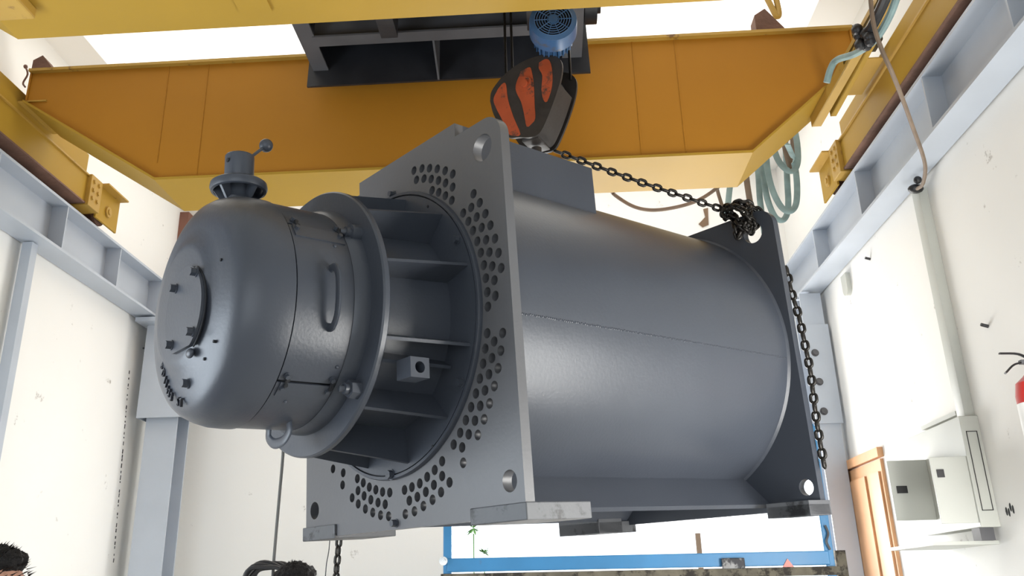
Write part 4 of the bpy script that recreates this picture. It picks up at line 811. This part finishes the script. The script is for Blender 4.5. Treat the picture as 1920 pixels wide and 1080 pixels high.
    for q in (-1, 1):
        sph(b, hc+Vector((q*0.080, 0.012, -0.012))*s, 0.026*s, 14, (0.35, 0.7, 1.15))
        sph(b, hc+Vector((q*0.030, -0.076, 0.022))*s, 0.020*s, 12, (1.3, 0.6, 0.45))
    b.to_mesh(me); b.free()
    for f in me.polygons: f.use_smooth = True
    b = NB(); sph(b, hc+Vector((0, -0.083, -0.062))*s, 0.02*s, 12, (1.2, 0.45, 0.35)); obj('mouth', b, mat('lip_tone', (0.30, 0.12, 0.10), 0.5), t)
    for q in (-1, 1):
        b = NB(); sph(b, hc+Vector((q*0.031, -0.079, 0.004))*s, 0.012*s, 12); e_ = obj('eye', b, EYEW, t); b = NB(); sph(b, hc+Vector((q*0.031, -0.0875, 0.004))*s, 0.0055*s, 10); obj('iris', b, IRIS, e_)
    # hair: a shell with tufts
    b = NB(); bmesh.ops.create_icosphere(b, subdivisions=5, radius=1)
    for v in b.verts:
        d = v.co.copy(); hl_ = 1.0+0.035*math.sin(23*d.x+5*d.z)*math.sin(19*d.y+3)+random.uniform(0, .025); face = d.y < -0.34 and d.z < 0.62
        low = d.z < -0.28
        rr = 0.102*s*hl_*(1.06 if d.z > 0.3 else 1.0)
        if face or low: rr *= 0.80
        if d.y < -0.5 and d.z > 0.66: rr *= 1.06
        v.co = hc+Vector((0, 0.006, 0.008))*s+Vector((d.x*0.86*rr, d.y*rr*1.02, d.z*1.20*rr))
    ho = obj('hair', b, HAIR, t, smooth=180)
    b = NB()
    for k in range(420):
        a = random.uniform(0, 2*PI); z = random.uniform(0.1, 1.0); r_ = math.sqrt(1-z*z); d = Vector((math.cos(a)*r_, math.sin(a)*r_, z))
        p0 = hc+Vector((0, 0.006, 0.008))*s+Vector((d.x*0.086, d.y*0.102, d.z*0.124))*s; tip = p0+(d*0.55+Vector((random.uniform(-.5, .5), -0.5, random.uniform(0, .4)))).normalized()*random.uniform(.014, .026)*s; sd_ = d.cross(Vector((0.3, 0.2, 1))).normalized()*0.0035
        v0 = b.verts.new(p0+sd_); v1 = b.verts.new(p0-sd_); v2 = b.verts.new(tip); b.faces.new((v0, v1, v2))
    obj('hair_tufts', b, HAIR, ho, smooth=0)
    skin('shirt', {'pelvis', 'belly', 'chest', 'upch', 'shL', 'shR', 'uaL', 'uaR', 'elL', 'elR'}, shirt, 0.014)
    skin('trousers', {'pelvis', 'hipL', 'hipR', 'thighL', 'thighR', 'kneeL', 'kneeR', 'calfL', 'calfR', 'ankleL', 'ankleR'}, TROUS, 0.014)
    for q in ('L', 'R'): 
        b = NB(); c = Vector(J['toe'+q])*s; box(b, c+Vector((-0.05, -0.06, -0.04)), c+Vector((0.045, 0.19, 0.045)), bevel=0.02); obj('shoe', b, SHOE, t)
    return t
hp = at_y(18, 1020, 2.35)
person('dark haired person at the lower left edge, head seen from the side, facing right', (hp.x-0.035, 2.35, hp.z-1.765), math.radians(84), 1.75, SHIRT1)
hp = at_y(556, 1047, 3.55)
person('person with short black hair below the machine, only the top of the head showing', (hp.x, 3.55, hp.z-1.775), math.radians(150), 1.75, SHIRT2)
